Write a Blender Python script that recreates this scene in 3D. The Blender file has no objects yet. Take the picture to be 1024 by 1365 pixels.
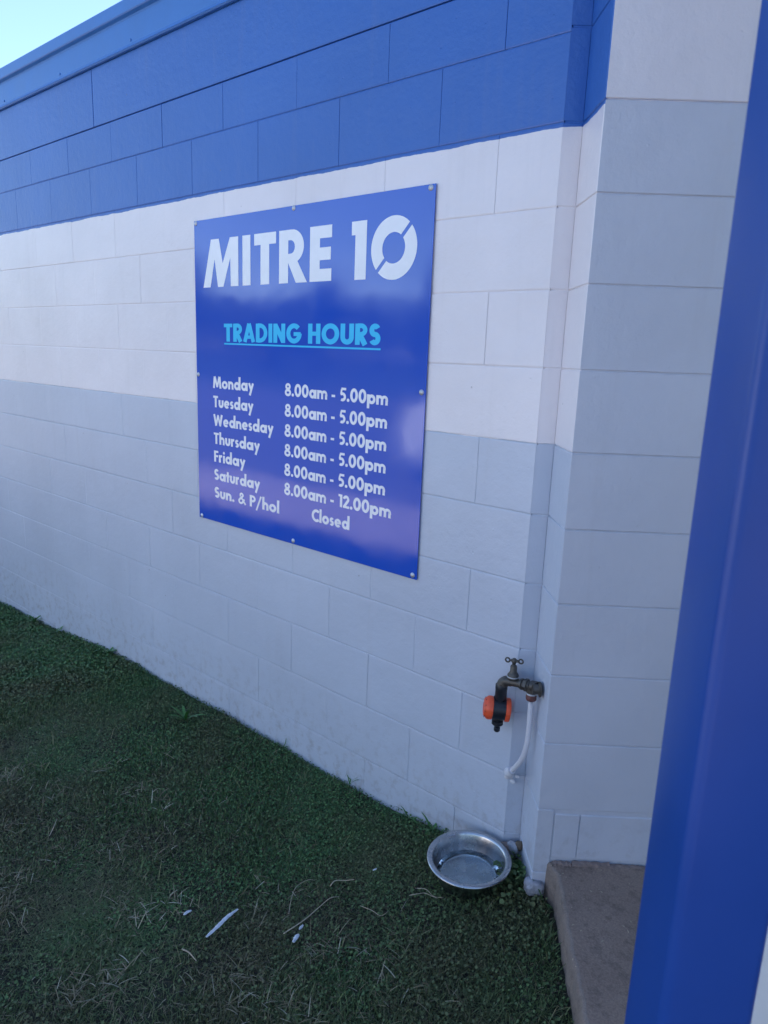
import bpy, bmesh, math, random
import numpy as np
from mathutils import Vector, Matrix
from mathutils.geometry import tessellate_polygon

random.seed(7)
rng = np.random.default_rng(11)
S = bpy.context.scene
C = S.collection

# ------------------------------------------------------------------ camera
CAM = Vector((1.33487, -1.73683, 1.61767))
YAW, PITCH, ROLL, FPX = -0.70687, -0.21653, 0.03813, 943.679
fw = Vector((math.sin(YAW)*math.cos(PITCH), math.cos(YAW)*math.cos(PITCH), math.sin(PITCH)))
r0 = Vector((math.cos(YAW), -math.sin(YAW), 0.0)); u0 = r0.cross(fw)
rt = r0*math.cos(ROLL) + u0*math.sin(ROLL); up = -r0*math.sin(ROLL) + u0*math.cos(ROLL)
cd = bpy.data.cameras.new('camera')
co = bpy.data.objects.new('camera', cd); C.objects.link(co)
M = Matrix((rt, up, -fw)).transposed().to_4x4(); M.translation = CAM
co.matrix_world = M
cd.sensor_fit = 'HORIZONTAL'; cd.sensor_width = 36.0; cd.lens = FPX/1024*36
cd.clip_start = 0.02; cd.clip_end = 2000
cd.dof.use_dof = True; cd.dof.focus_distance = 2.3; cd.dof.aperture_fstop = 11.0
S.camera = co

# ------------------------------------------------------------------ light
SUN_EL = math.radians(46.5)
SUN_H = Vector((0.26, 0.966, 0)).normalized()           # horizontal direction TO the sun
sun_dir = Vector((SUN_H.x*math.cos(SUN_EL), SUN_H.y*math.cos(SUN_EL), math.sin(SUN_EL)))
w = bpy.data.worlds.new('World'); S.world = w; w.use_nodes = True
nt = w.node_tree; nt.nodes.clear()
sky = nt.nodes.new('ShaderNodeTexSky'); sky.sky_type = 'NISHITA'; sky.sun_disc = False
sky.sun_elevation = SUN_EL; sky.sun_rotation = math.atan2(SUN_H.x, SUN_H.y)
sky.air_density = 1.0; sky.dust_density = 0.2; sky.ozone_density = 2.6
# thin broken cloud wisps over the whole sky
tc = nt.nodes.new('ShaderNodeTexCoord')
mp = nt.nodes.new('ShaderNodeMapping'); mp.inputs['Scale'].default_value = (1, 1, 3)
ns = nt.nodes.new('ShaderNodeTexNoise'); ns.inputs['Scale'].default_value = 5.5; ns.inputs['Detail'].default_value = 7; ns.inputs['Roughness'].default_value = .6
cr = nt.nodes.new('ShaderNodeValToRGB'); cr.color_ramp.elements[0].position = .62; cr.color_ramp.elements[1].position = .82
mx = nt.nodes.new('ShaderNodeMixRGB'); mx.inputs[2].default_value = (9.5, 10.0, 10.6, 1)
bg = nt.nodes.new('ShaderNodeBackground'); bg.inputs['Strength'].default_value = 0.12
wo = nt.nodes.new('ShaderNodeOutputWorld')
L = nt.links.new
L(tc.outputs['Generated'], mp.inputs['Vector']); L(mp.outputs[0], ns.inputs['Vector']); L(ns.outputs['Fac'], cr.inputs[0])
L(cr.outputs[0], mx.inputs[0]); L(sky.outputs[0], mx.inputs[1]); L(mx.outputs[0], bg.inputs[0]); L(bg.outputs[0], wo.inputs[0])
sd = bpy.data.lights.new('sun', 'SUN'); sd.energy = 5.0; sd.angle = math.radians(.53); sd.color = (1.0, .95, .88)
so = bpy.data.objects.new('sun', sd); C.objects.link(so)
so.rotation_euler = (-sun_dir).to_track_quat('-Z', 'Y').to_euler(); so.location = (0, 0, 20)
S.view_settings.view_transform = 'Standard'; S.view_settings.look = 'None'
S.view_settings.exposure = 1.60; S.view_settings.gamma = 1.0; S.view_settings.use_curve_mapping = False

# ------------------------------------------------------------------ helpers
def tag(o, label=None, cat=None, group=None, kind=None):
    if label: o['label'] = label
    if cat: o['category'] = cat
    if group: o['group'] = group
    if kind: o['kind'] = kind
    return o
def link(name, me, parent=None, loc=None):
    o = bpy.data.objects.new(name, me); C.objects.link(o)
    if parent: o.parent = parent
    if loc is not None: o.location = loc
    return o
def empty(name, loc, label, cat, group=None):
    o = link(name, None, None, loc); o.empty_display_size = .1
    return tag(o, label, cat, group)
def mesh(name, verts, faces, mats=(), smooth=False, mi=None):
    me = bpy.data.meshes.new(name); me.from_pydata([tuple(v) for v in verts], [], faces)
    for m in mats: me.materials.append(m)
    if mi: me.polygons.foreach_set('material_index', mi)
    if smooth: me.polygons.foreach_set('use_smooth', [True]*len(me.polygons))
    me.update(); return me
def bm_mesh(name, bm, mats=(), smooth=False, auto=None):
    me = bpy.data.meshes.new(name); bmesh.ops.recalc_face_normals(bm, faces=bm.faces)
    bm.to_mesh(me); bm.free()
    for m in mats: me.materials.append(m)
    if smooth or auto: me.polygons.foreach_set('use_smooth', [True]*len(me.polygons))
    if auto: me.set_sharp_from_angle(angle=math.radians(auto))
    me.update(); return me
def box_bm(bm, x0, x1, y0, y1, z0, z1, bev=0.0, seg=1):
    r = bmesh.ops.create_cube(bm, size=1)
    vs = r['verts']
    for v in vs:
        v.co = Vector(((x0+x1)/2+v.co.x*(x1-x0), (y0+y1)/2+v.co.y*(y1-y0), (z0+z1)/2+v.co.z*(z1-z0)))
    if bev:
        es = list({e for v in vs for e in v.link_edges})
        bmesh.ops.bevel(bm, geom=es, offset=bev, segments=seg, affect='EDGES', profile=.5)
def frame_of(d):
    d = Vector(d).normalized()
    a = Vector((0, 0, 1)) if abs(d.z) < .9 else Vector((1, 0, 0))
    x = d.cross(a).normalized(); y = x.cross(d).normalized()
    return x, y, d
def lathe_bm(bm, prof, base, axis, seg=32, rad=None, close=True):
    """prof = [(r, t)] along axis from base"""
    x, y, d = frame_of(axis); base = Vector(base); rings = []
    for r, t in prof:
        if r < 1e-6: rings.append([bm.verts.new(base+d*t)])
        else:
            rings.append([bm.verts.new(base+d*t+(x*math.cos(2*math.pi*k/seg)+y*math.sin(2*math.pi*k/seg))*r*(1 if rad is None else rad(k))) for k in range(seg)])
    for a, b in zip(rings, rings[1:]):
        for k in range(seg):
            k2 = (k+1) % seg
            if len(a) == 1 and len(b) == 1: continue
            if len(a) == 1: bm.faces.new((a[0], b[k], b[k2]))
            elif len(b) == 1: bm.faces.new((a[k], a[k2], b[0]))
            else: bm.faces.new((a[k], a[k2], b[k2], b[k]))
    if close:
        for rr in (rings[0], rings[-1]):
            if len(rr) > 1:
                try: bm.faces.new(rr)
                except ValueError: pass
def tube_bm(bm, pts, r, seg=14, cap=True):
    pts = [Vector(p) for p in pts]; n = len(pts); rr = r if isinstance(r, (list, tuple)) else [r]*n
    x = None; rings = []
    for i, p in enumerate(pts):
        d = (pts[min(i+1, n-1)]-pts[max(i-1, 0)]).normalized()
        if x is None: x, y, _ = frame_of(d)
        else:
            x = (x - d*x.dot(d)).normalized(); y = d.cross(x)
        rings.append([bm.verts.new(p+(x*math.cos(2*math.pi*k/seg)+y*math.sin(2*math.pi*k/seg))*rr[i]) for k in range(seg)])
    for a, b in zip(rings, rings[1:]):
        for k in range(seg): bm.faces.new((a[k], a[(k+1) % seg], b[(k+1) % seg], b[k]))
    if cap:
        bm.faces.new(rings[0]); bm.faces.new(rings[-1])
def smooth_path(ctrl, n=8):
    P = [Vector(c) for c in ctrl]; out = []
    P = [P[0]*2-P[1]]+P+[P[-1]*2-P[-2]]
    for i in range(1, len(P)-2):
        for k in range(n):
            t = k/n; a, b, c, d = P[i-1], P[i], P[i+1], P[i+2]
            out.append(.5*((2*b)+(c-a)*t+(2*a-5*b+4*c-d)*t*t+(3*b-a-3*c+d)*t**3))
    out.append(P[-2]); return out

# ---- materials
def newmat(name):
    m = bpy.data.materials.new(name); m.use_nodes = True
    n = m.node_tree; b = n.nodes['Principled BSDF']; return m, n, b
def N(n, t, **kw):
    x = n.nodes.new(t)
    for k, v in kw.items():
        if k in x.inputs: x.inputs[k].default_value = v
        else: setattr(x, k, v)
    return x
def noise(n, vec, scale, detail=4, rough=.55):
    x = N(n, 'ShaderNodeTexNoise', Scale=scale, Detail=detail, Roughness=rough); n.links.new(vec, x.inputs['Vector']); return x
def ramp(n, fac, stops):
    x = n.nodes.new('ShaderNodeValToRGB'); e = x.color_ramp.elements
    while len(e) < len(stops): e.new(.5)
    for el, (p, c) in zip(e, stops):
        el.position = p; el.color = (c, c, c, 1) if not isinstance(c, tuple) else (*c, 1)
    n.links.new(fac, x.inputs[0]); return x
def mixc(n, fac, a, b, mode='MIX'):
    x = n.nodes.new('ShaderNodeMixRGB'); x.blend_type = mode
    for i, v in ((0, fac), (1, a), (2, b)):
        if isinstance(v, (float, int)): x.inputs[i].default_value = v
        elif isinstance(v, tuple): x.inputs[i].default_value = (*v, 1)
        else: n.links.new(v, x.inputs[i])
    return x.outputs[0]
def math_(n, op, a, b=None, clamp=False):
    x = n.nodes.new('ShaderNodeMath'); x.operation = op; x.use_clamp = clamp
    for i, v in ((0, a), (1, b)):
        if v is None: continue
        if isinstance(v, (float, int)): x.inputs[i].default_value = v
        else: n.links.new(v, x.inputs[i])
    return x.outputs[0]
def bump(n, b, h, strength, dist, prev=None):
    x = N(n, 'ShaderNodeBump', Strength=strength, Distance=dist); n.links.new(h, x.inputs['Height'])
    if prev is not None: n.links.new(prev, x.inputs['Normal'])
    n.links.new(x.outputs[0], b.inputs['Normal']); return x.outputs[0]

BLUE = (.028, .122, .440); WHITE = (.80, .745, .765); GREY = (.52, .56, .655)
def paint_mat(name, bands):
    """bands = [(top z, colour)...] upwards; the paint line wobbles by a few mm as brushed"""
    m, n, b = newmat(name)
    geo = N(n, 'ShaderNodeNewGeometry'); pos = geo.outputs['Position']
    sep = N(n, 'ShaderNodeSeparateXYZ'); n.links.new(pos, sep.inputs[0])
    wob = noise(n, pos, 9, 3, .6); wob2 = noise(n, pos, 45, 2, .6)
    z = math_(n, 'ADD', sep.outputs['Z'], math_(n, 'MULTIPLY', math_(n, 'SUBTRACT', wob.outputs['Fac'], .5), .014))
    z = math_(n, 'ADD', z, math_(n, 'MULTIPLY', math_(n, 'SUBTRACT', wob2.outputs['Fac'], .5), .003))
    col = bands[0][1]
    for (zt, _), (_, c2) in zip(bands, bands[1:]):
        f = math_(n, 'MULTIPLY', math_(n, 'SUBTRACT', z, zt), 1500.0, True)
        col = mixc(n, f, col, c2)
    big = noise(n, pos, 1.7, 5, .6)
    v = ramp(n, big.outputs['Fac'], [(.3, .92), (.7, 1.04)])
    col = mixc(n, 1.0, col, v.outputs[0], 'MULTIPLY')
    # per-block paint variation
    oi = N(n, 'ShaderNodeObjectInfo')
    rv = ramp(n, oi.outputs['Random'], [(0, .992), (1, 1.006)])
    col = mixc(n, 1.0, col, rv.outputs[0], 'MULTIPLY')
    # vertical faint weather streaks and scuffs
    mpn = N(n, 'ShaderNodeMapping'); mpn.inputs['Scale'].default_value = (14, 14, 1.2); n.links.new(pos, mpn.inputs[0])
    st = noise(n, mpn.outputs[0], 1.0, 5, .65)
    sr = ramp(n, st.outputs['Fac'], [(.56, 0.0), (.8, .10)])
    col = mixc(n, sr.outputs[0], col, (.33, .29, .27))
    # dirt splashed on the foot of the wall
    low = N(n, 'ShaderNodeMapRange'); low.inputs['From Min'].default_value = .42; low.inputs['From Max'].default_value = .05
    n.links.new(sep.outputs['Z'], low.inputs['Value'])
    dn = noise(n, pos, 26, 6, .7); dr = ramp(n, dn.outputs['Fac'], [(.5, 0.0), (.74, 1.0)])
    df = math_(n, 'MULTIPLY', math_(n, 'MULTIPLY', low.outputs[0], dr.outputs[0], True), .62)
    col = mixc(n, df, col, (.20, .15, .12))
    # specks / chips
    vo = N(n, 'ShaderNodeTexVoronoi', Scale=17.0); n.links.new(pos, vo.inputs['Vector'])
    sp = ramp(n, vo.outputs['Distance'], [(.035, 1.0), (.06, 0.0)])
    rs = ramp(n, vo.outputs['Color'], [(.89, 0.0), (.91, 1.0)])
    spf = math_(n, 'MULTIPLY', math_(n, 'MULTIPLY', sp.outputs[0], rs.outputs[0]), .55)
    col = mixc(n, spf, col, (.13, .12, .13))
    n.links.new(col, b.inputs['Base Color'])
    b.inputs['Roughness'].default_value = .36; b.inputs['Specular IOR Level'].default_value = .6
    # relief: masonry grain under paint, orange peel, pits, trowel lumps
    g1 = noise(n, pos, 140, 3, .6); g2 = noise(n, pos, 34, 5, .6)
    v2 = N(n, 'ShaderNodeTexVoronoi', Scale=42.0); n.links.new(pos, v2.inputs['Vector'])
    pit = ramp(n, v2.outputs['Distance'], [(.05, 0.0), (.16, 1.0)])
    rp = ramp(n, v2.outputs['Color'], [(.86, 1.0), (.9, 0.0)])
    pitf = math_(n, 'MAXIMUM', pit.outputs[0], rp.outputs[0])
    lum = noise(n, pos, 5.5, 5, .55)
    p1 = bump(n, b, g1.outputs['Fac'], .35, .0012)
    p2 = bump(n, b, g2.outputs['Fac'], .6, .003, p1)
    p3 = bump(n, b, lum.outputs['Fac'], .35, .012, p2)
    p4 = bump(n, b, pitf, .45, .0015, p3)
    bump(n, b, sp.outputs[0], .35, .0015, p4)
    return m
M_wall = paint_mat('wall_paint', [(1.400, GREY), (2.193, WHITE), (9, BLUE)])
M_front = paint_mat('pier_front_paint', [(2.203, (.585, .600, .675)), (9, WHITE)])
M_blue_metal = None

def simple(name, col, rough=.5, metal=0.0, nscale=30, amp=.12, bstr=.2, bdist=.001, spec=.5, coat=0):
    m, n, b = newmat(name)
    tcn = N(n, 'ShaderNodeTexCoord'); v = tcn.outputs['Object']
    ns = noise(n, v, nscale, 5, .6)
    r = ramp(n, ns.outputs['Fac'], [(.25, 1-amp), (.75, 1+amp*.5)])
    n.links.new(mixc(n, 1.0, col, r.outputs[0], 'MULTIPLY'), b.inputs['Base Color'])
    rr = ramp(n, ns.outputs['Fac'], [(.2, max(.02, rough*.8)), (.8, min(1, rough*1.2))]); n.links.new(rr.outputs[0], b.inputs['Roughness'])
    b.inputs['Metallic'].default_value = metal; b.inputs['Specular IOR Level'].default_value = spec
    b.inputs['Coat Weight'].default_value = coat
    n2 = noise(n, v, nscale*4, 3, .6); bump(n, b, n2.outputs['Fac'], bstr, bdist)
    return m
M_flash = simple('blue_flashing_paint', (.045, .175, .50), .35, 0, 6, .10, .3, .002)
M_post = simple('blue_post_paint', (.013, .062, .30), .36, 0, 5, .10, .05, .0003, .38)
M_brass = simple('weathered_brass', (.115, .105, .095), .5, .6, 60, .5, .5, .001)
M_thread = simple('red_brown_thread_seal', (.16, .06, .055), .6, 0, 80, .3)
M_black = simple('black_plastic', (.012, .016, .024), .38, 0, 80, .2)
M_orange = simple('orange_plastic', (.80, .10, .035), .42, 0, 50, .12)
M_pvc = simple('painted_pipe', (.66, .65, .70), .38, 0, 30, .08)
M_white_obj = simple('white_paint', (.76, .76, .77), .35, 0, 8, .05)
M_lump = simple('rough_painted_render', (.42, .42, .47), .8, 0, 70, .45, .9, .004)
M_brick = simple('broken_mortar', (.30, .225, .20), .9, 0, 60, .5, .9, .004)
M_screw = simple('dull_zinc', (.55, .56, .60), .4, .6, 90, .15)
M_paper = simple('white_scrap', (.62, .64, .68), .6, 0, 90, .3, .5, .002)
M_straw = simple('dry_straw', (.44, .36, .26), .8, 0, 40, .35)
M_rubber = simple('tyre_rubber', (.02, .02, .02), .8)
M_glassd = simple('dark_vehicle_glass', (.02, .03, .035), .06, 0, 4, .1, 0.0, .001)
M_red = simple('red_lens', (.4, .02, .02), .2)
M_bark = simple('bark', (.12, .09, .065), .9, 0, 12, .4, .8, .02)

def sign_mat():
    m, n, b = newmat('sign_blue_print')
    tcn = N(n, 'ShaderNodeTexCoord'); v = tcn.outputs['Object']
    ns = noise(n, v, 2.2, 4, .5)
    n.links.new(ramp(n, ns.outputs['Fac'], [(.3, (.016, .082, .50)), (.7, (.020, .090, .53))]).outputs[0], b.inputs['Base Color'])
    b.inputs['Roughness'].default_value = .075; b.inputs['Specular IOR Level'].default_value = .8
    sm = noise(n, v, 7, 5, .6); rr = ramp(n, sm.outputs['Fac'], [(.35, .05), (.75, .13)]); n.links.new(rr.outputs[0], b.inputs['Roughness'])
    wv = noise(n, v, 3.0, 2, .5); p = bump(n, b, wv.outputs['Fac'], .18, .010)
    fi = noise(n, v, 240, 2, .5); bump(n, b, fi.outputs['Fac'], .10, .0004, p)
    return m
M_sign = sign_mat()
def vinyl(name, col):
    m, n, b = newmat(name)
    tcn = N(n, 'ShaderNodeTexCoord'); ns = noise(n, tcn.outputs['Object'], 20, 3, .5)
    r = ramp(n, ns.outputs['Fac'], [(.3, .96), (.7, 1.0)])
    n.links.new(mixc(n, 1.0, col, r.outputs[0], 'MULTIPLY'), b.inputs['Base Color'])
    b.inputs['Roughness'].default_value = .2; return m
M_vw = vinyl('white_vinyl', (.86, .86, .90)); M_vc = vinyl('cyan_vinyl', (.05, .56, .90))

def steel_mat():
    m, n, b = newmat('brushed_stainless')
    tcn = N(n, 'ShaderNodeTexCoord'); v = tcn.outputs['Object']
    ns = noise(n, v, 14, 6, .65)
    n.links.new(ramp(n, ns.outputs['Fac'], [(.3, (.36, .37, .39)), (.7, (.54, .55, .57))]).outputs[0], b.inputs['Base Color'])
    b.inputs['Metallic'].default_value = 1.0
    n.links.new(ramp(n, ns.outputs['Fac'], [(.3, .34), (.7, .20)]).outputs[0], b.inputs['Roughness'])
    mpn = N(n, 'ShaderNodeMapping'); mpn.inputs['Scale'].default_value = (20, 20, 500); n.links.new(v, mpn.inputs[0])
    n2 = noise(n, mpn.outputs[0], 1, 3, .6); bump(n, b, n2.outputs['Fac'], .12, .0006)
    return m
M_steel = steel_mat()
m, n, b = newmat('standing_water'); M_water = m
b.inputs['Base Color'].default_value = (.85, .92, .95, 1); b.inputs['Roughness'].default_value = .02
b.inputs['Transmission Weight'].default_value = 1.0; b.inputs['IOR'].default_value = 1.33

def conc_mat(name, c1, c2, c3, scale=1.0):
    m, n, b = newmat(name)
    pos = N(n, 'ShaderNodeNewGeometry').outputs['Position']
    a = noise(n, pos, 3*scale, 8, .65); bb = noise(n, pos, 26*scale, 6, .7); g = noise(n, pos, 260*scale, 2, .6)
    col = ramp(n, a.outputs['Fac'], [(.3, c1), (.7, c2)]).outputs[0]
    col = mixc(n, ramp(n, bb.outputs['Fac'], [(.5, 0.0), (.7, .75)]).outputs[0], col, c3)
    col = mixc(n, 1.0, col, ramp(n, g.outputs['Fac'], [(.3, .78), (.7, 1.12)]).outputs[0], 'MULTIPLY')
    vo = N(n, 'ShaderNodeTexVoronoi', Scale=24.0*scale); n.links.new(pos, vo.inputs['Vector'])
    sp = math_(n, 'MULTIPLY', ramp(n, vo.outputs['Distance'], [(.06, 1.0), (.12, 0.0)]).outputs[0], ramp(n, vo.outputs['Color'], [(.82, 0.0), (.84, 1.0)]).outputs[0])
    col = mixc(n, math_(n, 'MULTIPLY', sp, .6), col, (.42, .38, .33))
    n.links.new(col, b.inputs['Base Color']); b.inputs['Roughness'].default_value = .85
    p = bump(n, b, g.outputs['Fac'], .5, .0015); p = bump(n, b, bb.outputs['Fac'], .6, .005, p); bump(n, b, a.outputs['Fac'], .4, .01, p)
    return m
M_slab = conc_mat('weathered_concrete', (.225, .155, .122), (.355, .255, .200), (.110, .078, .066))
M_slab_pale = conc_mat('pale_concrete_edge', (.20, .155, .135), (.27, .215, .185), (.13, .10, .085))
M_path = conc_mat('path_concrete', (.40, .32, .30), (.48, .39, .36), (.30, .23, .22), .3)
M_asph = conc_mat('asphalt', (.115, .105, .105), (.15, .135, .135), (.085, .078, .08), .3)
def soil_mat():
    m, n, b = newmat('lawn_soil')
    pos = N(n, 'ShaderNodeNewGeometry').outputs['Position']
    a = noise(n, pos, 5, 8, .7); g = noise(n, pos, 160, 4, .7)
    col = ramp(n, a.outputs['Fac'], [(.35, (.022, .030, .014)), (.65, (.040, .034, .024))]).outputs[0]
    col = mixc(n, 1.0, col, ramp(n, g.outputs['Fac'], [(.3, .5), (.7, 1.4)]).outputs[0], 'MULTIPLY')
    n.links.new(col, b.inputs['Base Color']); b.inputs['Roughness'].default_value = .95
    bump(n, b, g.outputs['Fac'], .8, .008); return m
M_soil = soil_mat()
def blade_mat(name, c1, c2, c3, c4=None, tr=.25):
    """per-blade colour from a mesh attribute"""
    m, n, b = newmat(name)
    at = N(n, 'ShaderNodeAttribute'); at.attribute_name = 'tint'
    st = [(.0, c1), (.55, c2), (.9, c3)] + ([(1.0, c4)] if c4 else [])
    col = ramp(n, at.outputs['Fac'], st).outputs[0]
    pos = N(n, 'ShaderNodeNewGeometry').outputs['Position']
    pn = noise(n, pos, 2.6, 5, .6)
    sp = N(n, 'ShaderNodeSeparateXYZ'); n.links.new(pos, sp.inputs[0])
    far_ = N(n, 'ShaderNodeMapRange'); far_.inputs['From Min'].default_value = -.25; far_.inputs['From Max'].default_value = -.95; far_.inputs['To Max'].default_value = .14
    n.links.new(sp.outputs['Y'], far_.inputs['Value'])        # the lawn is drier away from the wall
    col = mixc(n, ramp(n, math_(n, 'ADD', pn.outputs['Fac'], far_.outputs[0]), [(.46, 0.0), (.70, .72)]).outputs[0], col, (.112, .098, .050))
    n.links.new(col, b.inputs['Base Color']); b.inputs['Roughness'].default_value = .55; b.inputs['Specular IOR Level'].default_value = .3
    b.inputs['Transmission Weight'].default_value = 0
    b.inputs['Subsurface Weight'].default_value = 0
    return m
M_grass = blade_mat('grass_blade', (.040, .086, .030), (.070, .142, .045), (.115, .190, .060), (.26, .24, .13))
M_leaf = blade_mat('clover_leaf', (.038, .092, .034), (.062, .140, .046), (.095, .185, .058))
M_weed = simple('weed_leaf', (.055, .17, .035), .5, 0, 30, .3)
M_tree = blade_mat('tree_foliage', (.030, .055, .020), (.050, .080, .028), (.075, .105, .040))
M_strawb = blade_mat('straw_blade', (.13, .095, .060), (.26, .205, .130), (.40, .34, .23), (.60, .55, .42))
M_thatch = blade_mat('thatch_bits', (.035, .028, .020), (.075, .058, .038), (.13, .10, .06))
M_verge = simple('dry_verge_grass', (.055, .075, .035), .95, 0, .6, .4)

# ------------------------------------------------------------------ ground
GX = [-60, -4.6, -3.5, -1.9, -.6, .05, .45, .85, 1.4, 60]; GZ = [-.15, -.11, -.085, .034, .050, .058, .095, .125, .125, .125]
def gz(x, y):
    h = np.interp(x, GX, GZ); t = np.clip((-np.asarray(y)-1.5)/1.2, 0, 1); t = t*t*(3-2*t)
    return h*(1-t)+t*np.interp(x, [-60, -4.6, -1.9, 1.4, 60], [-.04, -.04, .0, .03, .03])
def undul(x, y):
    return .006*np.sin(x*5.1+1.3*np.sin(y*3.7))+.005*np.sin(y*7.3+x*2.9)+.003*np.sin(x*17+y*13)
nx, ny = 150, 80
xs = np.linspace(-9.5, 1.6, nx); ys = np.linspace(.25, -2.83, ny)
X, Y = np.meshgrid(xs, ys); Z = gz(X, Y)+undul(X, Y)*(Y > -2.7)-.002
vs = np.stack([X.ravel(), Y.ravel(), Z.ravel()], 1)
fs = [(j*nx+i, (j+1)*nx+i, (j+1)*nx+i+1, j*nx+i+1) for j in range(ny-1) for i in range(nx-1)]
tag(link('lawn_soil', mesh('lawn_soil', vs, fs, [M_soil], True)), kind='structure')
tag(link('ground', mesh('ground', [(-900, -900, -.30), (900, -900, -.30), (900, 900, -.30), (-900, 900, -.30)], [(0, 1, 2, 3)], [M_verge])), kind='structure')
def slab_sheet(name, x0, x1, y0, y1, z0, z1, mat, zb=-.29):
    bm = bmesh.new(); box_bm(bm, x0, x1, y0, y1, zb, z1); return tag(link(name, bm_mesh(name, bm, [mat])), kind='structure')
slab_sheet('path', -40, 30, -4.15, -2.83, 0, .03, M_path)
slab_sheet('car_park', -60, 50, -21, -4.155, 0, -.05, M_asph)
slab_sheet('verge', -120, 120, -70, -21.005, 0, .02, M_verge)

# ------------------------------------------------------------------ pier frame vectors
Epoint = Vector((.39142, 0)); dP = Vector((.77061, .63730)); Ipt = Epoint+dP*.048
nR = Vector((-math.sin(.69099*-1-.04453)*1, 0))  # placeholder replaced below
ph, rh = -.69099, -.04453
nRet = Vector((-math.sin(ph+rh), -math.cos(ph+rh)))      # from inner corner towards the viewer
Apt = Ipt + Vector((nRet.x, nRet.y))*.16779
# nRet for phi negative points (+x, -y)
nF = Vector((dP.y, -dP.x))                                # pier front outward normal

# ------------------------------------------------------------------ long wall with its blocks
wall = empty('block_wall', (-2, 0, 0), 'long painted concrete block wall carrying the trading hours sign, blue above, white and pale grey below', 'wall')
def P(o): o.matrix_parent_inverse = wall.matrix_world.inverted() if False else Matrix.Identity(4)
def wpart(name, me, loc=(0, 0, 0)):
    return link(name, me, wall, (loc[0]+2, loc[1], loc[2]))
ZL = {.2: .1906, .4: .3933, .6: .5973, .8: .7985, 1.0: .9994, 1.2: 1.201, 1.4: 1.3987, 1.6: 1.6025, 1.8: 1.8033, 2.0: 2.0059, 2.2: 2.2043, 2.4: 2.4052}
zlev = [-.21, -.01]+[ZL[round(.2*k, 1)] for k in range(1, 13)]+[2.5651]
cache = {}
def block_mesh(wd, ht, key=''):
    """one painted block: front face slightly pillowed with worn arrises"""
    k = (round(wd, 3), round(ht, 3), key)
    if k in cache: return cache[k]
    g = .0011; c = .0034; d = .0030; D = .09
    x0, x1, z0, z1 = g, wd-g, g, ht-g
    x0, x1 = .0004, wd-.0004; e = .0014                   # upright joints are struck nearly flush
    V = [(x0, D, z0), (x1, D, z0), (x1, D, z1), (x0, D, z1),
         (x0, d*.32, z0), (x1, d*.32, z0), (x1, d*.32, z1), (x0, d*.32, z1),
         (x0+e, 0, z0+c), (x1-e, 0, z0+c), (x1-e, 0, z1-c), (x0+e, 0, z1-c)]
    F = [(3, 2, 1, 0), (0, 1, 5, 4), (1, 2, 6, 5), (2, 3, 7, 6), (3, 0, 4, 7), (4, 5, 9, 8), (5, 6, 10, 9), (6, 7, 11, 10), (7, 4, 8, 11), (8, 9, 10, 11)]
    cache[k] = mesh('block', V, F, [M_wall]); return cache[k]
XE = -4.62
for r_ in range(len(zlev)-1):
    z0, z1 = zlev[r_], zlev[r_+1]
    # joints: rows 1.8-2.0.. pattern measured: rows whose top is 2.4,2.0.. have a joint at x=0.0-offset
    k = r_-2                                             # row k spans .2*(k+1)..
    top = round(.2*(r_), 1)
    odd = (r_ % 2 == 0)
    # B2 row (2.2-2.4) is r_=12 -> joint at x=.004 ; rows alternate by half a block
    off = .004 if odd else -.196
    js = []
    x = off+.4 if off+.4 < .39 else off
    while x > XE: js.append(x); x -= .4
    xs_ = [.3911]+[q for q in js if q < .386]+[XE]
    for a, b_ in zip(xs_, xs_[1:]):
        wd = a-b_
        o = wpart('block', block_mesh(wd if wd < .39 else .4, z1-z0), (b_, random.uniform(-.0005, .0005), z0))
        o.rotation_euler = (random.uniform(-.0015, .0015), 0, random.uniform(-.001, .001))
bm = bmesh.new(); box_bm(bm, XE, .3905, .0030, .0890, -.3, 2.5651)
# mortar backing recessed behind the block faces
wpart('mortar', bm_mesh('mortar', bm, [M_wall]))
bm = bmesh.new()
for r_ in range(len(zlev)-1):
    x = XE-.0012
    wd0 = .4 if r_ % 2 == 0 else .2
    while x > -9.2:
        box_bm(bm, x-wd0+.0015, x-.0015, 0, .089, zlev[r_]+.0015, zlev[r_+1]-.0015, .002); x -= wd0; wd0 = .4
box_bm(bm, -9.2, XE-.004, .003, .0888, -.3, 2.565)
tag(wpart('far_blocks', bm_mesh('far_blocks', bm, [M_wall])), kind='stuff')
# smooth lintel panels over the block courses
for a, b_ in ((-1.9340, .3905), (-4.6, -1.9376), (-9.2, -4.6036)):
    bm = bmesh.new(); box_bm(bm, a, b_, -.0015, .089, 2.5675, 2.800, .0025, 2)
    wpart('lintel_panel', bm_mesh('lintel_panel', bm, [M_wall]))
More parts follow.
